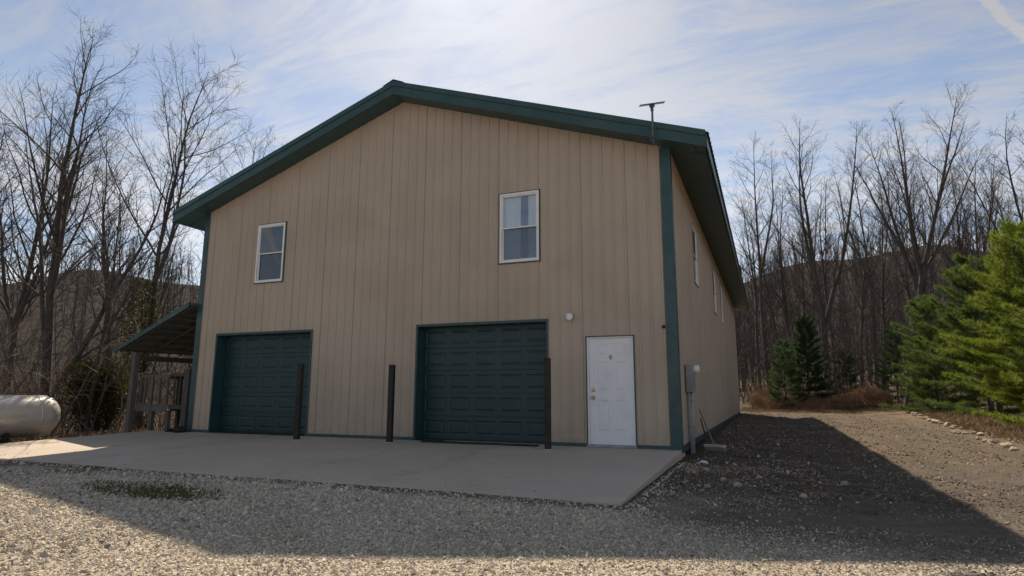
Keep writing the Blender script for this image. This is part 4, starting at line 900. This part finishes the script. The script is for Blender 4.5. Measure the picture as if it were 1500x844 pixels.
# mounded brush behind the barn
n = 42000; cx = rng.uniform(12.6, 20.6, n); cy = 31.8+rng.gamma(2, .9, n); mound = (.30+.95*(.5+.5*wob(cx, cy, 1.6, 6))*np.clip(wob(cx, cy, .8, 2)+.9, .2, 1.6))*sst(31, 33.2, cy)
lift = rng.random(n)**.7*mound
blades('dry_brush', cx, cy, rng.uniform(.05, .34, n), rng.uniform(.015, .05, n), rng.uniform(0, 1.6, n), M['deadleaf'], 4, 'heaped reddish dry brush behind the drive', lift)
n = 16000; cx = rng.uniform(12, 22, n); cy = rng.uniform(26.5, 33, n); blades('dead_grass', cx, cy, rng.uniform(.04, .22, n)*sst(26, 32, cy), rng.uniform(.01, .03, n), rng.uniform(.1, 1, n), M['deadgrass'], 5, 'tan dead grass at the end of the drive')
n = 24000; f_ = rng.random(n); ex = np.interp(f_, [0, .15, .3, .55, 1], [18.3, 18.5, 18.7, 19.4, 20.5]); cy = np.interp(f_, [0, .15, .3, .55, 1], [0, 6.9, 10.2, 17.6, 28]); cx = ex+.15+rng.gamma(1.6, .7, n)
blades('dead_grass', cx, cy, rng.uniform(.03, .16, n), rng.uniform(.01, .035, n), rng.uniform(.2, 1.6, n), M['deadgrass'], 6, 'dead grass verge between the edging stones and the pines')
n = 22000; cx = -2.9-rng.gamma(1.5, 2.4, n); cy = rng.uniform(-7, 16, n); blades('leaf_litter', cx, cy, rng.uniform(.02, .16, n), rng.uniform(.02, .06, n), rng.uniform(.2, 2, n), M['deadleaf'], 7, 'brown leaf litter and dead grass on the woodland floor at left')

# far woods on the hillsides
def far_tree(seed):
    g = random.Random(seed); pol = []; p, r_, _ = grow(g, (0, 0, -1), (0, 0, 1), 15, .16, .015, 4, .05, .03); pol.append((p, r_))
    for k in range(36):
        tt = .28+.7*g.random(); q = tt*4; i = min(3, int(q)); b = p[i]+(p[i+1]-p[i])*(q-i); dd = sidedir(g, (0, 0, 1), R(g.uniform(20, 50)), g.uniform(0, 6.28)); l_ = (1.0-tt*.6)*g.uniform(2.0, 5.0)
        pol.append((np.array([b, b+dd*l_+np.array((0, 0, l_*.25))]), [.04, .006]))
    return tubes_np(pol, 3)
fts = [far_tree(s_) for s_ in range(5)]; VV = []; FF = []; off = 0; cnt = 0; g = random.Random(77)
while cnt < 2150:
    az = g.uniform(-1.75, .9) if cnt > 520 else g.uniform(-.03, .62); r_ = math.sqrt(g.uniform(62**2, 300**2)) if g.random() < .8 else g.uniform(225, 300)
    if cnt <= 520: r_ = g.uniform(58, 170)
    if -.70 < az < -.03 and r_ < 200: continue
    x = 10+r_*math.sin(az); y = 2+r_*math.cos(az); V_, F_ = fts[cnt % 5]; a = g.uniform(0, 6.28); s_ = g.uniform(.6, 1.15)*(1 if r_ > 90 else .9)
    Rz = np.array(((math.cos(a), -math.sin(a), 0), (math.sin(a), math.cos(a), 0), (0, 0, 1))); VV.append(V_@Rz.T*s_+np.array((x, y, Hs(x, y)))); FF.append(F_+off); off += len(V_); cnt += 1
o = link('far_woods', np_mesh('far_woods', np.concatenate(VV), np.concatenate(FF), M['farwood'])); tag(o, 'bare brown woods covering the distant hillsides', 'woods', kind='stuff')

n = 30000; cx = rng.uniform(12.4, 18.6, n); cy = rng.uniform(-4.5, 31, n); ok = rng.random(n) < (.30+.45*wob(cx, cy, 1.1, 21)+.35*wob(cx, cy, 3.7, 22)+.35*sst(15, 12.6, cx)); cx, cy = cx[ok], cy[ok]; n = len(cx)
blades('leaf_litter', cx, cy, rng.uniform(.008, .035, n), rng.uniform(.015, .05, n), rng.uniform(.5, 3, n), M['deadleaf'], 9, 'fallen brown leaves and twigs scattered over the dirt drive')
N = 10000; px = rng.uniform(12.4, 18.8, N); py = rng.uniform(-2, 16, N); size = rng.lognormal(math.log(.026), .35, N).clip(.012, .07); ok = rng.random(N) < .5+.5*wob(px, py, 1.4, 31); px, py, size = px[ok], py[ok], size[ok]
o = stones('gravel', np.c_[px, py, H(px, py)+size*.08], size, 8, M['stone'], np.clip(rng.normal(.24, .16, len(px)), 0, 1)); tag(o, 'sparse dark stones trodden into the dirt drive beside the barn', 'gravel', kind='stuff')


N = 260; px = rng.uniform(-1, 12, N); py = -4.95+rng.gamma(1.2, .22, N); size = rng.uniform(.008, .022, N); pz = .026*py+size*.2
o = stones('gravel', np.c_[px, py, pz], size, 18, M['stone'], np.clip(rng.normal(.5, .2, N), 0, 1)); tag(o, 'a few loose stones kicked onto the edge of the apron', 'gravel', kind='stuff')
